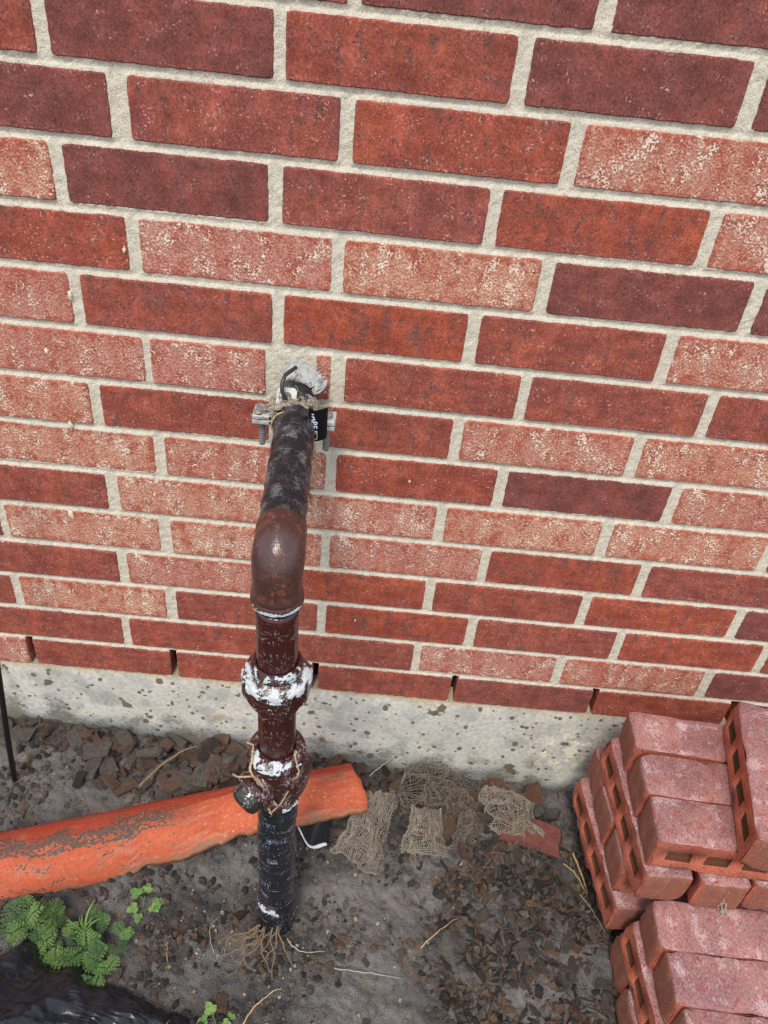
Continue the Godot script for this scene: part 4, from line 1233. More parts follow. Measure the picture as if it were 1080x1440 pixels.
func build_drain() -> void:
	var a0 := Vector3(-0.60, -0.004, 0.422); var a1 := Vector3(0.424, 0.010, 0.082)
	var ax := (a1 - a0).normalized()
	var sd := ax.cross(Vector3.UP).normalized()   # towards the front
	if sd.z < 0: sd = -sd
	var R := 0.061; var th := 0.010
	var b := MB.new()
	var N := 150; var K := 22
	var nn := noise(64, 26.0, 3); var nn2 := noise(65, 7.0, 2)
	for layer in 2:
		var r := R if layer == 0 else R - th
		for i in N + 1:
			var u := float(i) / N
			var p := a0.lerp(a1, u)
			var len := u * (a1 - a0).length()
			var fr: float = lerpf(-0.10, 0.62, st(0.55, 0.86, u)) + floor(nn2.get_noise_1d(len * 2.0 + 9.0) * 5.0) * 0.035 + nn2.get_noise_1d(len) * 0.05 + absf(nn.get_noise_1d(len)) * 0.13
			if u > 0.86: fr = 0.46 + nn.get_noise_1d(len) * 0.06
			var bk := PI + 0.1
			for k in K + 1:
				var an := lerpf(fr, bk, float(k) / K)
				var rr := r + nn.get_noise_2d(len * 0.5, an * 0.06) * 0.0003
				var end := 0.006 * sin(an * 2.0) + 0.004 * nn.get_noise_1d(an * 0.2) if i == N else 0.0
				b.p(p + sd * cos(an) * rr + Vector3.UP * sin(an) * rr + ax * end, Vector2(u, clampf(float(k) / K, 0.002, 0.998)))
	var W := K + 1
	var off := (N + 1) * W
	for i in N:
		for k in K:
			var q := i * W + k
			b.quad(q, q + 1, q + W + 1, q + W)
			b.quad(off + q, off + q + W, off + q + W + 1, off + q + 1)
		b.quad(i * W, (i + 1) * W, off + (i + 1) * W, off + i * W)
		b.quad(i * W + K, off + i * W + K, off + (i + 1) * W + K, (i + 1) * W + K)
	for k in K:
		var q := N * W + k
		b.quad(q, q + 1, off + q + 1, off + q)
		b.quad(k, off + k, off + k + 1, k + 1)
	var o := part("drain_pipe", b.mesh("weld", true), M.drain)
	tag(o, "broken orange clay drain pipe lying across the soil behind the iron pipe", "drain pipe")
	# broken flake of the pipe lying beside it
	b = MB.new()
	# torn black tape hanging under the orange end
	var N2 := 14
	var qa := Vector3(0.318, 0.058, 0.132); var qb := Vector3(0.384, 0.058, 0.118); var qc := Vector3(0.376, 0.009, 0.188); var qd := Vector3(0.314, 0.034, 0.152)
	for j in N2 + 1:
		for i in N2 + 1:
			var u := i / float(N2); var v := j / float(N2)
			var q := qa.lerp(qb, u).lerp(qd.lerp(qc, u), v)
			q += Vector3(-0.006, -0.006, 0.016) * sin(u * PI) * (0.3 + 0.7 * v) + Vector3(0, 0, 0.004 * sin(u * 9.0 + v * 2.0))
			b.p(q, Vector2(u, v))
	for j in N2:
		for i in N2:
			var q := j * (N2 + 1) + i
			b.quad(q, q + N2 + 1, q + N2 + 2, q + 1)
	var tp := part("torn_tape", b.mesh("smooth", false), M.black_tape)
	tag(tp, "torn shiny black tape flap with a white edge under the orange pipe end", "tape")
	var eb := MB.new()
	var pts := []
	for i in N2 + 1: pts.append(b.v[N2 * (N2 + 1) + i] + Vector3(0, -0.0008, 0.0006))
	sweep(eb, pts, [0.0008, 0.0010, 0.0012, 0.0013, 0.0014, 0.0015, 0.0016, 0.0017, 0.0018, 0.002, 0.0024, 0.0029, 0.0033, 0.0034, 0.003], 7, true, 1.0, 0.3)
	part("edge", eb.mesh("smooth", true), M.white_edge, tp)

# ------------------------------------------------------------------ loose bricks
func loose_brick(sd: int) -> ArrayMesh:
	rng.seed = sd
	var LX := 0.243; var LY := 0.0705; var LZ := 0.0735
	var bv := 0.0034
	var b := MB.new()
	b.use_col = true
	var tint := [Color.WHITE]
	var hx := LX / 2; var hy := LY / 2; var hz := LZ / 2
	var holes := []
	for k in 4: holes.append((k - 1.5) * 0.0555)
	var hw := 0.0180; var hh := 0.0108
	var face := Rect2(rng.randi_range(0, 3) * 0.25 + 0.004, rng.randi_range(13, 14) / 16.0 + 0.002, 0.242, 0.0585)
	var face2 := Rect2(rng.randi_range(0, 3) * 0.25 + 0.004, rng.randi_range(13, 14) / 16.0 + 0.002, 0.242, 0.0585)
	var raw := Rect2(0.004 + 0.25 * rng.randi_range(0, 1), 15 / 16.0 + 0.002, 0.242, 0.0585)
	var end := Rect2(0.504 + 0.25 * rng.randi_range(0, 1), 15 / 16.0 + 0.002, 0.075, 0.0585)
	var off := rng.randf() * 50.0
	var put := func(p: Vector3, r: Rect2, t: Vector2) -> int:
		var q := p * 520.0 + Vector3(off, off * 2.0, 0)
		var d := Vector3(wob.get_noise_3dv(q), wob.get_noise_3dv(q + Vector3(31, 0, 0)), wob.get_noise_3dv(q + Vector3(0, 47, 0))) * 0.0011
		var lo := p * 90.0 + Vector3(off, 0, off)
		d += Vector3(wob.get_noise_3dv(lo), wob.get_noise_3dv(lo + Vector3(11, 0, 0)), wob.get_noise_3dv(lo + Vector3(0, 17, 0))) * 0.0007
		var near := int(hx - absf(p.x) < 0.006) + int(hy - absf(p.y) < 0.006) + int(hz - absf(p.z) < 0.006)
		if near >= 2:
			var chip := wob.get_noise_3dv(p * 240.0 + Vector3(off * 3.0, off, 7.0)) - (0.24 if near == 2 else 0.0)
			if chip > 0.0: d -= Vector3(signf(p.x) * float(hx - absf(p.x) < 0.006), signf(p.y) * float(hy - absf(p.y) < 0.006), signf(p.z) * float(hz - absf(p.z) < 0.006)) * minf(chip * 0.014, 0.0034)
		return b.p(p + d, r.position + r.size * Vector2(clampf(t.x * 0.94 + 0.03, 0, 1), clampf(t.y * 0.9 + 0.05, 0, 1)), tint[0])
	var xs := PackedFloat32Array()
	for i in 15: xs.append(lerpf(-hx + bv, hx - bv, i / 14.0))
	var zs := PackedFloat32Array()
	for i in 6: zs.append(lerpf(-hz + bv, hz - bv, i / 5.0))
	var ys := PackedFloat32Array()
	for i in 5: ys.append(lerpf(-hy + bv, hy - bv, i / 4.0))
	# top and bottom
	for s in [1.0, -1.0]:
		var r := face if s > 0 else face2
		for i in 14:
			for k in 5:
				var c := []
				for e in [[0, 0], [0, 1], [1, 1], [1, 0]]:
					var px := xs[i + e[0]]; var pz := zs[k + e[1]]
					c.append(put.call(Vector3(px, hy * s, pz), r, Vector2(px / LX + 0.5, pz / LZ + 0.5)))
				if s < 0: c.reverse()
				b.quad(c[0], c[1], c[2], c[3])
	# ends
	for s in [1.0, -1.0]:
		for i in 4:
			for k in 5:
				var c := []
				for e in [[0, 0], [1, 0], [1, 1], [0, 1]]:
					var py := ys[i + e[0]]; var pz := zs[k + e[1]]
					c.append(put.call(Vector3(hx * s, py, pz), end, Vector2(pz / LZ + 0.5, py / LY + 0.5)))
				if s < 0: c.reverse()
				b.quad(c[0], c[1], c[2], c[3])
	# long edges top/bottom with the holed sides: chamfers
	for sy in [1.0, -1.0]:
		for sz in [1.0, -1.0]:
			for i in 14:
				var c := []
				for e in [[0, 0], [0, 1], [1, 1], [1, 0]]:
					var px := xs[i + e[0]]
					var p := Vector3(px, hy * sy, (hz - bv) * sz) if e[1] == 0 else Vector3(px, (hy - bv) * sy, hz * sz)
					c.append(put.call(p, face if sy > 0 else face2, Vector2(px / LX + 0.5, 0.5 + (0.44 if e[1] == 0 else 0.55) * sz)))
				if sy * sz < 0: c.reverse()
				b.quad(c[0], c[1], c[2], c[3])
		for sx in [1.0, -1.0]:
			for k in 5:
				var c := []
				for e in [[0, 0], [0, 1], [1, 1], [1, 0]]:
					var pz := zs[k + e[0]]
					var p := Vector3((hx - bv) * sx, hy * sy, pz) if e[1] == 0 else Vector3(hx * sx, (hy - bv) * sy, pz)
					c.append(put.call(p, face if sy > 0 else face2, Vector2(0.5 + (0.48 if e[1] == 0 else 0.53) * sx, pz / LZ + 0.5)))
				if sy * sx > 0: c.reverse()
				b.quad(c[0], c[1], c[2], c[3])
	for sx in [1.0, -1.0]:
		for sz in [1.0, -1.0]:
			for i in 4:
				var c := []
				for e in [[0, 0], [0, 1], [1, 1], [1, 0]]:
					var py := ys[i + e[0]]
					var p := Vector3(hx * sx, py, (hz - bv) * sz) if e[1] == 0 else Vector3((hx - bv) * sx, py, hz * sz)
					c.append(put.call(p, raw, Vector2(0.02 + 0.05 * e[1], py / LY + 0.5)))
				if sx * sz > 0: c.reverse()
				b.quad(c[0], c[1], c[2], c[3])
			for sy in [1.0, -1.0]:
				var a: int = put.call(Vector3((hx - bv) * sx, hy * sy, (hz - bv) * sz), end, Vector2(0.1, 0.1))
				var d: int = put.call(Vector3(hx * sx, (hy - bv) * sy, (hz - bv) * sz), end, Vector2(0.2, 0.1))
				var g: int = put.call(Vector3((hx - bv) * sx, (hy - bv) * sy, hz * sz), end, Vector2(0.1, 0.2))
				if sx * sy * sz > 0: b.tri(a, g, d)
				else: b.tri(a, d, g)
	# sides with core holes
	var xc := [-hx + bv]
	for h in holes: xc.append(h - hw); xc.append(h + hw)
	xc.append(hx - bv)
	var yc := [-hy + bv, -hh, hh, hy - bv]
	for s in [1.0, -1.0]:
		for i in xc.size() - 1:
			for k in 3:
				if k == 1 and i % 2 == 1: continue
				var c := []
				for e in [[0, 0], [1, 0], [1, 1], [0, 1]]:
					var px: float = xc[i + e[0]]; var py: float = yc[k + e[1]]
					c.append(put.call(Vector3(px, py, hz * s), raw, Vector2(px / LX + 0.5, py / LY + 0.5)))
				if s < 0: c.reverse()
				b.quad(c[0], c[1], c[2], c[3])
	tint[0] = lin(168, 166, 150)
	for h in holes:
		var q := [Vector2(h - hw, -hh), Vector2(h + hw, -hh), Vector2(h + hw, hh), Vector2(h - hw, hh)]
		for k in 4:
			var p0: Vector2 = q[k]; var p1: Vector2 = q[(k + 1) % 4]
			for zz in [[hz, hz * 0.35], [hz * 0.35, -hz * 0.35], [-hz * 0.35, -hz]]:
				var c := []
				for e in [[p0, zz[0]], [p0, zz[1]], [p1, zz[1]], [p1, zz[0]]]:
					c.append(put.call(Vector3(e[0].x, e[0].y, e[1]), end, Vector2(e[1] / LZ + 0.5, 0.3 + 0.2 * k)))
				b.quad(c[0], c[3], c[2], c[1])
	return b.mesh("weld", true)

func build_stacks() -> void:
	var kinds := []
	for k in 6: kinds.append(loose_brick(400 + k))
	rng.seed = 31
	var lay := 0.0715
	var g0 := -0.012
	# [x, z, layer, angle (0 = along the wall, 90 = towards the viewer), label]
	var R := "in the rear stack"
	var list := [
		[0.972, 0.143, 5, -4.5, "pink brick at the back of the top row of three " + R],
		[0.970, 0.222, 5, -3.5, "pink brick in the middle of the top row of three " + R],
		[0.970, 0.297, 5, -3.0, "pink brick at the front of the rear stack top row, holes facing out"],
		[1.012, 0.244, 6, 78.0, "purple brick laid crosswise on top of the rear brick stack"],
		[0.880, 0.217, 4, 92.0, "leftmost brick with holes just under the top row " + R],
		[0.966, 0.223, 4, 90.0, "second crosswise brick from the left under the top row " + R],
		[1.046, 0.222, 4, 89.0, "third crosswise brick from the left under the top row " + R],
		[0.962, 0.098, 3, 1.5, "rearmost of the three bricks of the third layer up " + R],
		[0.960, 0.175, 3, 2.0, "middle of the three bricks of the third layer up " + R],
		[0.964, 0.256, 3, 1.0, "front one of the three bricks of the third layer up " + R],
		[0.872, 0.196, 2, 95.0, "tilted crosswise brick with holes in the second layer up " + R],
		[0.952, 0.200, 2, 92.0, "crosswise brick right of the tilted second layer brick " + R],
		[0.984, 0.060, 1, 2.0, "rearmost bottom brick resting on the soil " + R],
		[0.976, 0.138, 1, 3.0, "middle bottom brick resting on the soil " + R],
		[0.984, 0.222, 1, 4.0, "front bottom brick resting on the soil " + R],
		[0.996, 0.374, 3, -1.5, "pink brick at the back of the top layer of the front stack"],
		[1.000, 0.449, 3, -2.0, "pink brick in the middle of the top layer of the front stack"],
		[1.004, 0.523, 3, -2.0, "pink brick at the front of the top layer of the front stack"],
		[0.906, 0.452, 2, 92.0, "orange crosswise brick with core holes under the top layer of the front stack"],
		[0.984, 0.452, 2, 91.0, "second crosswise brick under the top layer of the front stack"],
		[0.990, 0.352, 1, 2.0, "rear bottom brick of the front stack, its brown end showing"],
		[0.986, 0.432, 1, 2.0, "second bottom brick of the front stack, its tan end showing"],
		[0.988, 0.512, 1, 1.0, "third bottom brick of the front stack at the picture edge"]]
	for q in list:
		var k := rng.randi_range(0, 5)
		var o := part("loose_brick", kinds[k], M.loose)
		o.position = Vector3(q[0], g0 + (q[2] - 0.5) * lay, q[1])
		o.rotation_degrees = Vector3(rng.randf_range(-0.6, 0.6), q[3] + (180.0 if rng.randf() < 0.5 else 0.0), rng.randf_range(-0.6, 0.6))
		tag(o, q[4], "brick", "loose bricks in two stacks by the wall")
	# broken piece half buried behind the burlap
	var b := chunk(77, Vector3(0.125, 0.022, 0.055), 0.16)
	var sh := part("brick_fragment", b, M.shard)
	sh.position = Vector3(0.758, ground_y(0.758, 0.125) + 0.006, 0.122)
	sh.rotation_degrees = Vector3(6, -14, 2)
	tag(sh, "flat dark red brick fragment half buried near the rear stack", "brick fragment")

# ------------------------------------------------------------------ cloth, plants, oddments
func cloth(called: String, corners: Array, nu: int, nv: int, bulge: float, crumple: float, m: Material, label: String, sd: float, fray := 8) -> void:
	# a scrap of woven strands: warp and weft really cross
	var b := MB.new()
	var at := func(u: float, v: float) -> Vector3:
		var p: Vector3 = corners[0].lerp(corners[1], u).lerp(corners[3].lerp(corners[2], u), v)
		p.y += bulge * sin(clampf(u, 0, 1) * PI) * (0.4 + 0.6 * sin(clampf(v, 0, 1) * PI))
		p += Vector3(wob.get_noise_3d(u * 7.0, v * 7.0, sd), wob.get_noise_3d(u * 8.0, v * 8.0, sd + 50.0) * 1.3, wob.get_noise_3d(u * 7.0, v * 7.0, sd + 90.0)) * crumple
		p += Vector3(wob.get_noise_3d(u * 26.0, v * 26.0, sd), wob.get_noise_3d(u * 26.0, v * 26.0, sd + 50.0), 0) * crumple * 0.16
		p.y = maxf(p.y, ground_y(p.x, p.z) + 0.002)
		return p
	rng.seed = int(sd) + 5
	var S := 22
	for i in nu:
		var u := (i + 0.5) / nu
		var pts := []
		var v0 := -0.03 * rng.randf(); var v1 := 1.0 + 0.06 * rng.randf()
		for k in S + 1:
			var v := lerpf(v0, v1, k / float(S))
			pts.append(at.call(u + wob.get_noise_2d(v * 60.0, i * 9.0 + sd) * 0.02, v) + Vector3(0, 0.0004 * sin(v * nv * PI + i * PI), 0))
		sweep(b, pts, [0.00064 * rng.randf_range(0.7, 1.3)], 4, false)
	for j in nv:
		var v := (j + 0.5) / nv
		var pts := []
		var u0 := -0.05 * rng.randf(); var u1 := 1.0 + 0.06 * rng.randf()
		for k in S + 1:
			var u := lerpf(u0, u1, k / float(S))
			pts.append(at.call(u, v + wob.get_noise_2d(u * 60.0, j * 9.0 + sd + 33.0) * 0.02) - Vector3(0, 0.0004 * sin(u * nu * PI + j * PI), 0))
		sweep(b, pts, [0.00064 * rng.randf_range(0.7, 1.3)], 4, false)
	for k in fray:
		var u := rng.randf(); var v := 0.0 if rng.randf() < 0.4 else 1.0
		var p0: Vector3 = at.call(u, v)
		sweep(b, wavy(p0, p0 + Vector3(rng.randf_range(-0.025, 0.025), rng.randf_range(-0.004, 0.008), rng.randf_range(-0.015, 0.03)), 7, 0.006, sd + k * 7.0), [0.0006], 4, false)
	var o := part(called, b.mesh("smooth", false), m)
	tag(o, label, "burlap")
	# rolled hem
	var hem := MB.new()
	var hp := []
	for k in 15: hp.append(at.call(0.0, k / 14.0) + Vector3(0, 0.0008, 0))
	for k in range(1, 13): hp.append(at.call(k / 12.0, 1.0) + Vector3(0, 0.0008, 0))
	sweep(hem, hp, [0.0011], 6, true, 1.0, 0.5)
	part("hem", hem.mesh("smooth", true), m, o)

func leaf_mesh(kind: int, sd: int) -> ArrayMesh:
	rng.seed = sd
	var b := MB.new()
	# leaf grows along +z from the origin, up is y; size about 1
	var blade := func(o: Vector3, dir: Vector3, ln: float, wd: float, cup: float) -> void:
		var sdv := dir.cross(Vector3.UP).normalized()
		var n := 3 if kind == 0 else 5
		var f := b.v.size()
		for i in n + 1:
			var t := i / float(n)
			var w := wd * sin(PI * (0.10 + 0.88 * pow(t, 0.75))) * (1.0 + 0.15 * (i % 2))
			var c := o + dir * ln * t + Vector3.UP * (cup * ln * (t - t * t * 1.4))
			b.p(c - sdv * w + Vector3.UP * w * 0.35); b.p(c); b.p(c + sdv * w + Vector3.UP * w * 0.35)
		for i in n:
			for k in 2:
				var q := f + i * 3 + k
				b.quad(q, q + 1, q + 4, q + 3)
	var stem := []
	for i in 7:
		var t := i / 6.0
		stem.append(Vector3(0, 0.42 * sin(t * 2.1), t * 0.8))
	if kind == 0:
		sweep(b, stem, [0.013, 0.012, 0.010, 0.008], 4)
		for i in range(1, 7):
			var p: Vector3 = stem[i]
			var s: float = [0.0, 0.20, 0.34, 0.36, 0.30, 0.22, 0.14][i]
			for e in [-1, 1]:
				var d := Vector3(e, 0.12, 0.45 + 0.1 * i).normalized()
				for k in 4:
					var pp: Vector3 = p + d * s * (0.18 + 0.27 * k)
					var ls: float = s * (0.42 - 0.05 * k)
					blade.call(pp, (d + Vector3(0, rng.randf_range(-0.3, 0.3), 0.9)).normalized(), ls, ls * 0.26, 0.2)
					blade.call(pp, (d * 0.8 + Vector3(0, rng.randf_range(-0.3, 0.3), -0.8)).normalized(), ls * 0.9, ls * 0.24, 0.2)
				blade.call(p + d * s, d, s * 0.34, s * 0.10, 0.1)
		blade.call(stem[6], Vector3(0, -0.1, 1), 0.16, 0.05, 0.1)
	elif kind == 1:
		sweep(b, stem, [0.022, 0.018], 5)
		blade.call(stem[6], Vector3(0.1, 0.0, 1).normalized(), 0.5, 0.22, 0.2)
		blade.call(stem[5], Vector3(1, 0.1, 0.4).normalized(), 0.42, 0.2, 0.2)
		blade.call(stem[5], Vector3(-1, 0.1, 0.4).normalized(), 0.42, 0.2, 0.2)
	else:
		var n := 9
		for i in n + 1:
			var t := i / float(n)
			var w := 0.035 * (1.0 - t * t) + 0.002
			var c := Vector3(0, 0.75 * sin(t * 2.0) * 0.75, t * 0.9)
			b.p(c + Vector3(-w, 0.01, 0)); b.p(c); b.p(c + Vector3(w, 0.01, 0))
		for i in n:
			for k in 2:
				var q := i * 3 + k
				b.quad(q, q + 1, q + 4, q + 3)
	return b.mesh("smooth", false)

func build_plants() -> void:
	var fern := [leaf_mesh(0, 1), leaf_mesh(0, 2), leaf_mesh(0, 3)]
	var oval := leaf_mesh(1, 4); var grass := leaf_mesh(2, 5)
	rng.seed = 71
	var spots := [[-0.085, 0.372, 11, 0.046, "dark green feathery weed at the left picture edge below the orange pipe"], [-0.038, 0.356, 11, 0.040, "feathery weed tucked under the orange drain pipe, second from the left edge"],
		[0.008, 0.398, 11, 0.042, "leafy green weed in the middle of the weed patch by the plastic bag"], [0.022, 0.356, 8, 0.032, "small feathery weed touching the lower edge of the orange drain pipe"],
		[-0.045, 0.405, 10, 0.040, "low feathery weed partly under the black plastic bag"], [0.070, 0.376, 7, 0.028, "small ferny weed at the right side of the weed patch"], [0.046, 0.428, 8, 0.034, "bright feathery weed between the black bag and the bare soil"]]
	for q in spots:
		var o := base("weed", Vector3(q[0], ground_y(q[0], q[1]), q[1]))
		tag(o, q[4], "weed", "feathery weeds in the left corner")
		for k in q[2]:
			var l := part("leaf", fern[rng.randi_range(0, 2)], M.leaf[[0, 0, 1, 2, 1][rng.randi_range(0, 4)]], o)
			var s: float = q[3] * rng.randf_range(0.6, 1.1)
			l.transform = Transform3D(Basis.from_euler(Vector3(rng.randf_range(-0.5, 0.25), TAU * k / q[2] + rng.randf_range(-0.3, 0.3), rng.randf_range(-0.3, 0.3))).scaled(Vector3.ONE * s), Vector3(rng.randf_range(-0.012, 0.012), 0.002, rng.randf_range(-0.012, 0.012)))
	for q in [[0.010, 0.380, 14, 0.060, "tuft of narrow bright grass blades standing among the weeds"], [0.172, 0.515, 14, 0.055, "small grass tuft at the bottom picture edge beside the bag"]]:
		var o := base("grass_tuft", Vector3(q[0], ground_y(q[0], q[1]), q[1]))
		tag(o, q[4], "grass")
		for k in q[2]:
			var l := part("blade", grass, M.leaf[[1, 3, 3, 0][rng.randi_range(0, 3)]], o)
			var s: float = q[3] * rng.randf_range(0.5, 1.1)
			l.transform = Transform3D(Basis.from_euler(Vector3(rng.randf_range(-0.5, 0.2), rng.randf() * TAU, 0)).scaled(Vector3.ONE * s), Vector3(rng.randf_range(-0.01, 0.01), 0, rng.randf_range(-0.01, 0.01)))
	for q in [[0.083, 0.318, 6, 0.030, "seedling with round pale green leaves on the soil below the orange pipe"], [0.246, 0.474, 5, 0.024, "tiny bright green seedling at the bottom edge in front of the pipe"]]:
		var o := base("seedling", Vector3(q[0], ground_y(q[0], q[1]), q[1]))
		tag(o, q[4], "seedling")
		for k in q[2]:
			var l := part("leaf", oval, M.leaf[[1, 3][k % 2]], o)
			l.transform = Transform3D(Basis.from_euler(Vector3(rng.randf_range(-0.3, 0.2), TAU * k / q[2], 0)).scaled(Vector3.ONE * q[3] * rng.randf_range(0.7, 1.1)), Vector3(rng.randf_range(-0.008, 0.008), 0, rng.randf_range(-0.008, 0.008)))

func build_bag() -> void:
	var b := MB.new()
	var N := 190
	var cr := noise(85, 7.0, 2, FastNoiseLite.TYPE_SIMPLEX_SMOOTH, FastNoiseLite.FRACTAL_RIDGED)
	var lo := noise(86, 6.0, 2)
	var edge := noise(87, 10.0, 3)
	var cen := Vector2(-0.075, 0.545)
	# outline as radius over angle; longer towards the lower right, where a lobe lies on the soil
	for j in N + 1:
		for i in N + 1:
			var a := TAU * i / N
			var d := Vector2(cos(a), sin(a))
			var lobe := exp(-pow(wrapf(a + 0.18, -PI, PI) / 0.42, 2))
			var r := 0.140 + 0.130 * lobe + edge.get_noise_2d(d.x * 0.16, d.y * 0.16) * 0.04
			var t := j / float(N)
			var p := cen + d * r * t
			var h := ground_y(p.x, p.y) + 0.004
			var body := exp(-pow((p.x + 0.10) / 0.10, 2) - pow((p.y - 0.52) / 0.10, 2)) * 0.075
			var c := cr.get_noise_2d(p.x, p.y)
			h += (0.010 + body) * (1.0 - pow(t, 6.0)) + (c * 0.5 + 0.5) * 0.034 * (1.0 - pow(t, 8.0) * 0.8) + lo.get_noise_2d(p.x, p.y) * 0.012
			h = maxf(h, ground_y(p.x, p.y) + 0.003)
			b.p(Vector3(p.x, h, p.y), p)
	for j in N:
		for i in N:
			var q := j * (N + 1) + i
			b.quad(q, q + 1, q + N + 2, q + N + 1)
	var m := b.mesh("smooth", false)
	var o := part("plastic_bag", m, M.bag)
	tag(o, "crumpled glossy black plastic bag in the lower left corner", "bag")

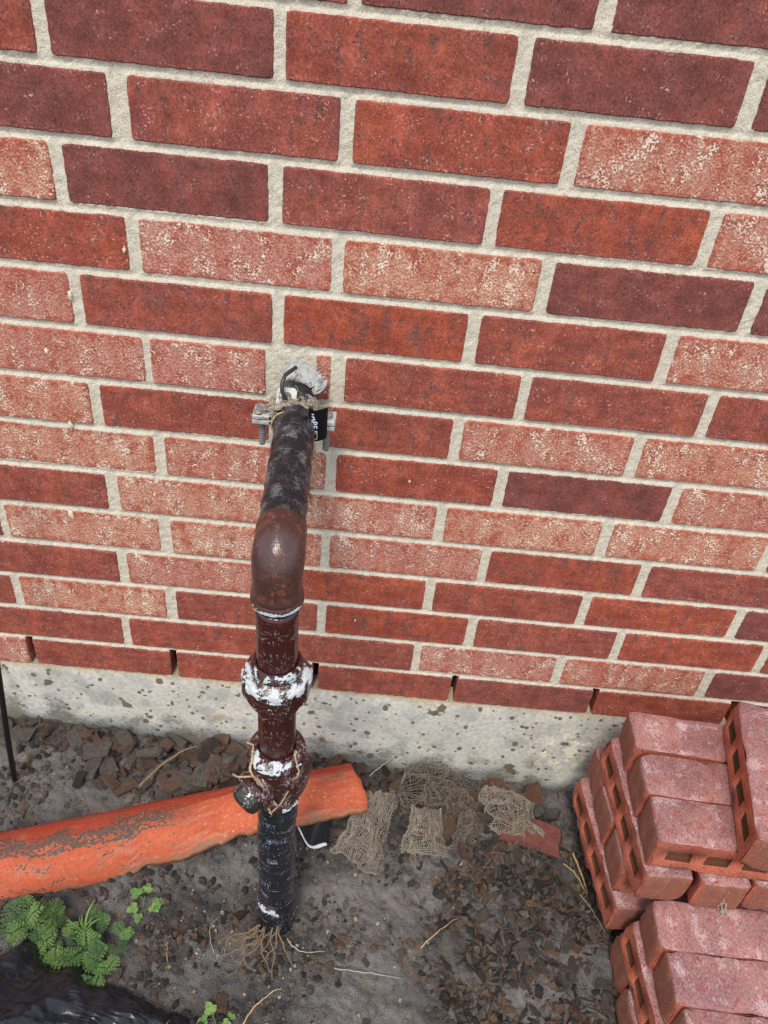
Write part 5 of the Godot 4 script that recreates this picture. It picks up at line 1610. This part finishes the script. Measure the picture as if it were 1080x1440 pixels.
func build_oddments() -> void:
	# burlap scraps: corners back-left, back-right, front-right, front-left
	var gy := func(x: float, z: float, up: float) -> Vector3: return Vector3(x, ground_y(x, z) + up, z)
	cloth("burlap_scrap", [gy.call(0.440, 0.094, 0.044), gy.call(0.502, 0.088, 0.032), gy.call(0.468, 0.232, 0.003), gy.call(0.386, 0.192, 0.004)], 30, 42, 0.016, 0.009, M.burlap, "largest burlap scrap, torn open weave, hanging by the orange pipe end", 1.0)
	cloth("burlap_scrap", [gy.call(0.530, 0.104, 0.036), gy.call(0.586, 0.098, 0.030), gy.call(0.600, 0.176, 0.003), gy.call(0.512, 0.184, 0.003)], 30, 27, 0.020, 0.008, M.burlap, "square tan burlap scrap, second from the orange pipe", 20.0)
	cloth("burlap_scrap", [gy.call(0.632, 0.088, 0.030), gy.call(0.648, 0.092, 0.026), gy.call(0.686, 0.138, 0.004), gy.call(0.604, 0.162, 0.003)], 32, 30, 0.012, 0.012, M.burlap_grey, "greyish pointed burlap scrap between two tan ones", 40.0, 12)
	cloth("burlap_scrap", [gy.call(0.664, 0.060, 0.050), gy.call(0.742, 0.044, 0.034), gy.call(0.822, 0.140, 0.006), gy.call(0.690, 0.126, 0.014)], 48, 42, 0.034, 0.018, M.burlap, "curled burlap scrap over the red brick fragment", 60.0, 18)
	cloth("burlap_scrap", [gy.call(0.520, 0.024, 0.050), gy.call(0.640, 0.020, 0.036), gy.call(0.630, 0.078, 0.026), gy.call(0.508, 0.098, 0.016)], 44, 24, 0.010, 0.020, M.burlap_grey, "frayed grey burlap bunched against the footing", 80.0, 60)
	cloth("burlap_scrap", [gy.call(0.556, 0.060, 0.040), gy.call(0.640, 0.050, 0.036), gy.call(0.662, 0.092, 0.016), gy.call(0.570, 0.104, 0.012)], 34, 20, 0.014, 0.018, M.burlap_grey, "ragged grey burlap strip behind the square tan scrap", 130.0, 40)
	# dry leaves and torn shreds between the burlap scraps
	rng.seed = 91
	var dry := []
	for k in 3:
		var lb := MB.new()
		for j in 7:
			for i in 6:
				var u := i / 5.0 * 2.0 - 1.0; var v := j / 6.0
				var w := 0.5 * sin(PI * (0.06 + 0.9 * v)) * (1.0 + 0.2 * wob.get_noise_2d(j * 9.0, k * 7.0))
				lb.p(Vector3(u * w, 0.22 * u * u + 0.10 * sin(v * 7.0 + k) + 0.16 * wob.get_noise_2d(u * 5.0 + k * 11.0, v * 9.0), v * 1.3 - 0.65))
		for j in 6:
			for i in 5:
				var q := j * 6 + i
				lb.quad(q, q + 6, q + 7, q + 1)
		dry.append(lb.mesh("smooth", false))
	for q in [[0.505, 0.060, 0.040, 0], [0.560, 0.100, 0.036, 1], [0.598, 0.118, 0.040, 0], [0.640, 0.060, 0.044, 2], [0.660, 0.110, 0.034, 1], [0.700, 0.036, 0.046, 2], [0.585, 0.030, 0.040, 1], [0.615, 0.085, 0.036, 2], [0.720, 0.070, 0.040, 0], [0.48, 0.035, 0.038, 1], [0.775, 0.030, 0.040, 2], [0.81, 0.075, 0.032, 1], [0.545, 0.150, 0.030, 2], [0.630, 0.170, 0.028, 0]]:
		var lf := part("dry_leaf", dry[rng.randi_range(0, 2)], M.bark[q[3]])
		lf.position = Vector3(q[0], ground_y(q[0], q[1]) + 0.012, q[1])
		lf.rotation = Vector3(rng.randf_range(-0.6, 0.6), rng.randf() * TAU, rng.randf_range(-0.6, 0.6))
		lf.scale = Vector3.ONE * q[2]
		tag(lf, "curled %s dry leaf among the burlap scraps by the footing" % ["brown", "grey", "reddish brown"][q[3]], "dry leaf", "dry leaves among the burlap scraps")
	# stake
	var b := MB.new()
	sweep(b, [Vector3(-0.2065, -0.03, 0.1335), Vector3(-0.1935, 0.15, 0.1250), Vector3(-0.172, 0.40, 0.111), Vector3(-0.142, 0.75, 0.090)], [0.0048, 0.0048, 0.0048, 0.0046], 16)
	tag(part("stake", b.mesh("smooth", true), M.stake), "thin black stake stuck in the soil at the left edge", "stake")
	# twigs and straw
	var tw := [
		["twig", [Vector3(0.410, 0.008, 0.388), Vector3(0.458, 0.012, 0.392), Vector3(0.519, 0.008, 0.392)], 0.0016, "pale", "pale straight twig lying on the bare soil in the foreground"],
		["twig", [Vector3(0.550, 0.008, 0.345), Vector3(0.578, 0.014, 0.318), Vector3(0.612, 0.008, 0.290)], 0.0018, "twine", "slanting tan twig on the soil right of the pipe"],
		["twig", [Vector3(0.330, 0.014, 0.350), Vector3(0.352, 0.008, 0.366), Vector3(0.392, 0.008, 0.360)], 0.0018, "pale", "short curved twig touching the right foot of the pipe"],
		["twig", [Vector3(0.280, 0.006, 0.480), Vector3(0.300, 0.010, 0.445), Vector3(0.330, 0.012, 0.425)], 0.0022, "twine", "brown twig at the bottom edge in front of the root tangle"],
		["twig", [Vector3(0.215, 0.007, 0.380), Vector3(0.200, 0.009, 0.345), Vector3(0.210, 0.008, 0.325)], 0.0010, "pale", "thin white stalk on the soil between the weeds and the pipe"],
		["twig", [Vector3(0.148, 0.007, 0.405), Vector3(0.140, 0.008, 0.378), Vector3(0.143, 0.007, 0.362)], 0.0010, "pale", "thin white stalk on the soil beside the weed patch"],
		["twig", [Vector3(0.445, 0.030, 0.050), Vector3(0.470, 0.045, 0.030), Vector3(0.500, 0.062, 0.010)], 0.0014, "pale", "pale twig leaning on the footing behind the orange pipe end"],
		["twig", [Vector3(0.03, 0.055, 0.14), Vector3(0.075, 0.066, 0.09), Vector3(0.12, 0.075, 0.065)], 0.0040, "root", "grey curved stick on the bark chips left of the pipe"],
		["straw", [Vector3(0.835, 0.018, 0.150), Vector3(0.846, 0.014, 0.190), Vector3(0.852, 0.006, 0.232)], 0.0040, "straw", "dry straw blade lying along the left side of the rear brick stack"],
		["straw", [Vector3(0.815, 0.012, 0.170), Vector3(0.838, 0.012, 0.200), Vector3(0.855, 0.004, 0.245)], 0.0026, "straw", "thin straw stalk crossing the blade beside the rear brick stack"],
		["straw", [Vector3(0.836, 0.006, 0.225), Vector3(0.852, 0.016, 0.260), Vector3(0.872, 0.006, 0.300)], 0.0012, "pale", "pale stalk on the chips where the two brick stacks meet"]]
	for q in tw:
		var p: Array = q[1]
		for i in p.size(): p[i].y += ground_y(p[i].x, p[i].z)
		var pts := []
		for i in 13:
			var t := i / 12.0
			var a: Vector3 = p[0]; var m: Vector3 = p[1]; var c: Vector3 = p[2]
			q[2] = q[2] if i > 0 else q[2] * 0.72
			pts.append(a * (1 - t) * (1 - t) + (m * 2.0 - (a + c) * 0.5) * 2.0 * t * (1 - t) + c * t * t + Vector3(wob.get_noise_2d(t * 200.0, q[2] * 9e4), 0, wob.get_noise_2d(t * 200.0, q[2] * 9e4 + 50)) * 0.0018)
		b = MB.new()
		q[2] *= 0.75
		sweep(b, pts, [q[2], q[2] * 1.05, q[2], q[2] * 0.95, q[2] * 0.9, q[2], q[2] * 0.9, q[2] * 0.8, q[2] * 0.75, q[2] * 0.7, q[2] * 0.6, q[2] * 0.5, q[2] * 0.35], 7, true, 1.0, 0.3)
		tag(part(q[0], b.mesh("smooth", true), M[q[3]]), q[4], q[0])
	# threads caught in the gap of the rear stack
	b = MB.new()
	for k in 7:
		var p0 := Vector3(0.972 + k * 0.001, 0.262 - k * 0.003, 0.338)
		sweep(b, wavy(p0, p0 + Vector3(rng.randf_range(-0.006, 0.022), -0.045 - rng.randf() * 0.02, 0.006 + rng.randf() * 0.014), 8, 0.006, 500.0 + k * 5.0), [0.0006], 5)
	tag(part("thread", b.mesh("smooth", true), M.pale), "wisp of pale threads hanging below the top row of the rear brick stack", "threads")

# ------------------------------------------------------------------ scene
func _ready() -> void:
	var cam := Camera3D.new()
	cam.name = "camera"
	add_child(cam)
	cam.position = Vector3(0.3945, 1.3274, 0.9339)
	cam.rotation = Vector3(-0.6421, -0.0251, 0.1109)
	cam.fov = 67.33; cam.near = 0.02; cam.far = 120.0
	cam.current = true
	var env := Environment.new()
	var sky := Sky.new()
	var sm := ProceduralSkyMaterial.new()
	sm.sky_top_color = Color(0.80, 0.84, 0.90); sm.sky_horizon_color = Color(0.86, 0.87, 0.88); sm.sky_curve = 0.2
	sm.ground_bottom_color = Color(0.25, 0.24, 0.22); sm.ground_horizon_color = Color(0.5, 0.5, 0.48)
	sm.sky_energy_multiplier = 1.0
	sky.sky_material = sm
	env.background_mode = Environment.BG_SKY
	env.sky = sky
	env.tonemap_mode = Environment.TONE_MAPPER_LINEAR
	env.tonemap_exposure = 1.7
	env.sdfgi_enabled = true; env.ssao_enabled = true; env.ssil_enabled = true
	var we := WorldEnvironment.new()
	we.name = "world"; we.environment = env
	add_child(we)
	var sun := DirectionalLight3D.new()
	sun.name = "sun"
	add_child(sun)
	sun.light_energy = 0.45
	sun.light_color = Color(1.0, 0.97, 0.93)
	sun.light_angular_distance = 14.0
	sun.shadow_enabled = true
	sun.look_at_from_position(Vector3(-0.5, 3.4, 2.3), Vector3.ZERO, Vector3.UP)

	soil_big = noise(1, 5.0, 2); soil_mid = noise(2, 22.0, 3); soil_fine = noise(3, 90.0, 2); wob = noise(4, 0.35, 2)
	make_materials()
	lay_out()
	build_wall()
	build_ground()
	build_pipe()
	build_drain()
	build_stacks()
	build_bag()
	build_plants()
	build_oddments()
	build_litter()
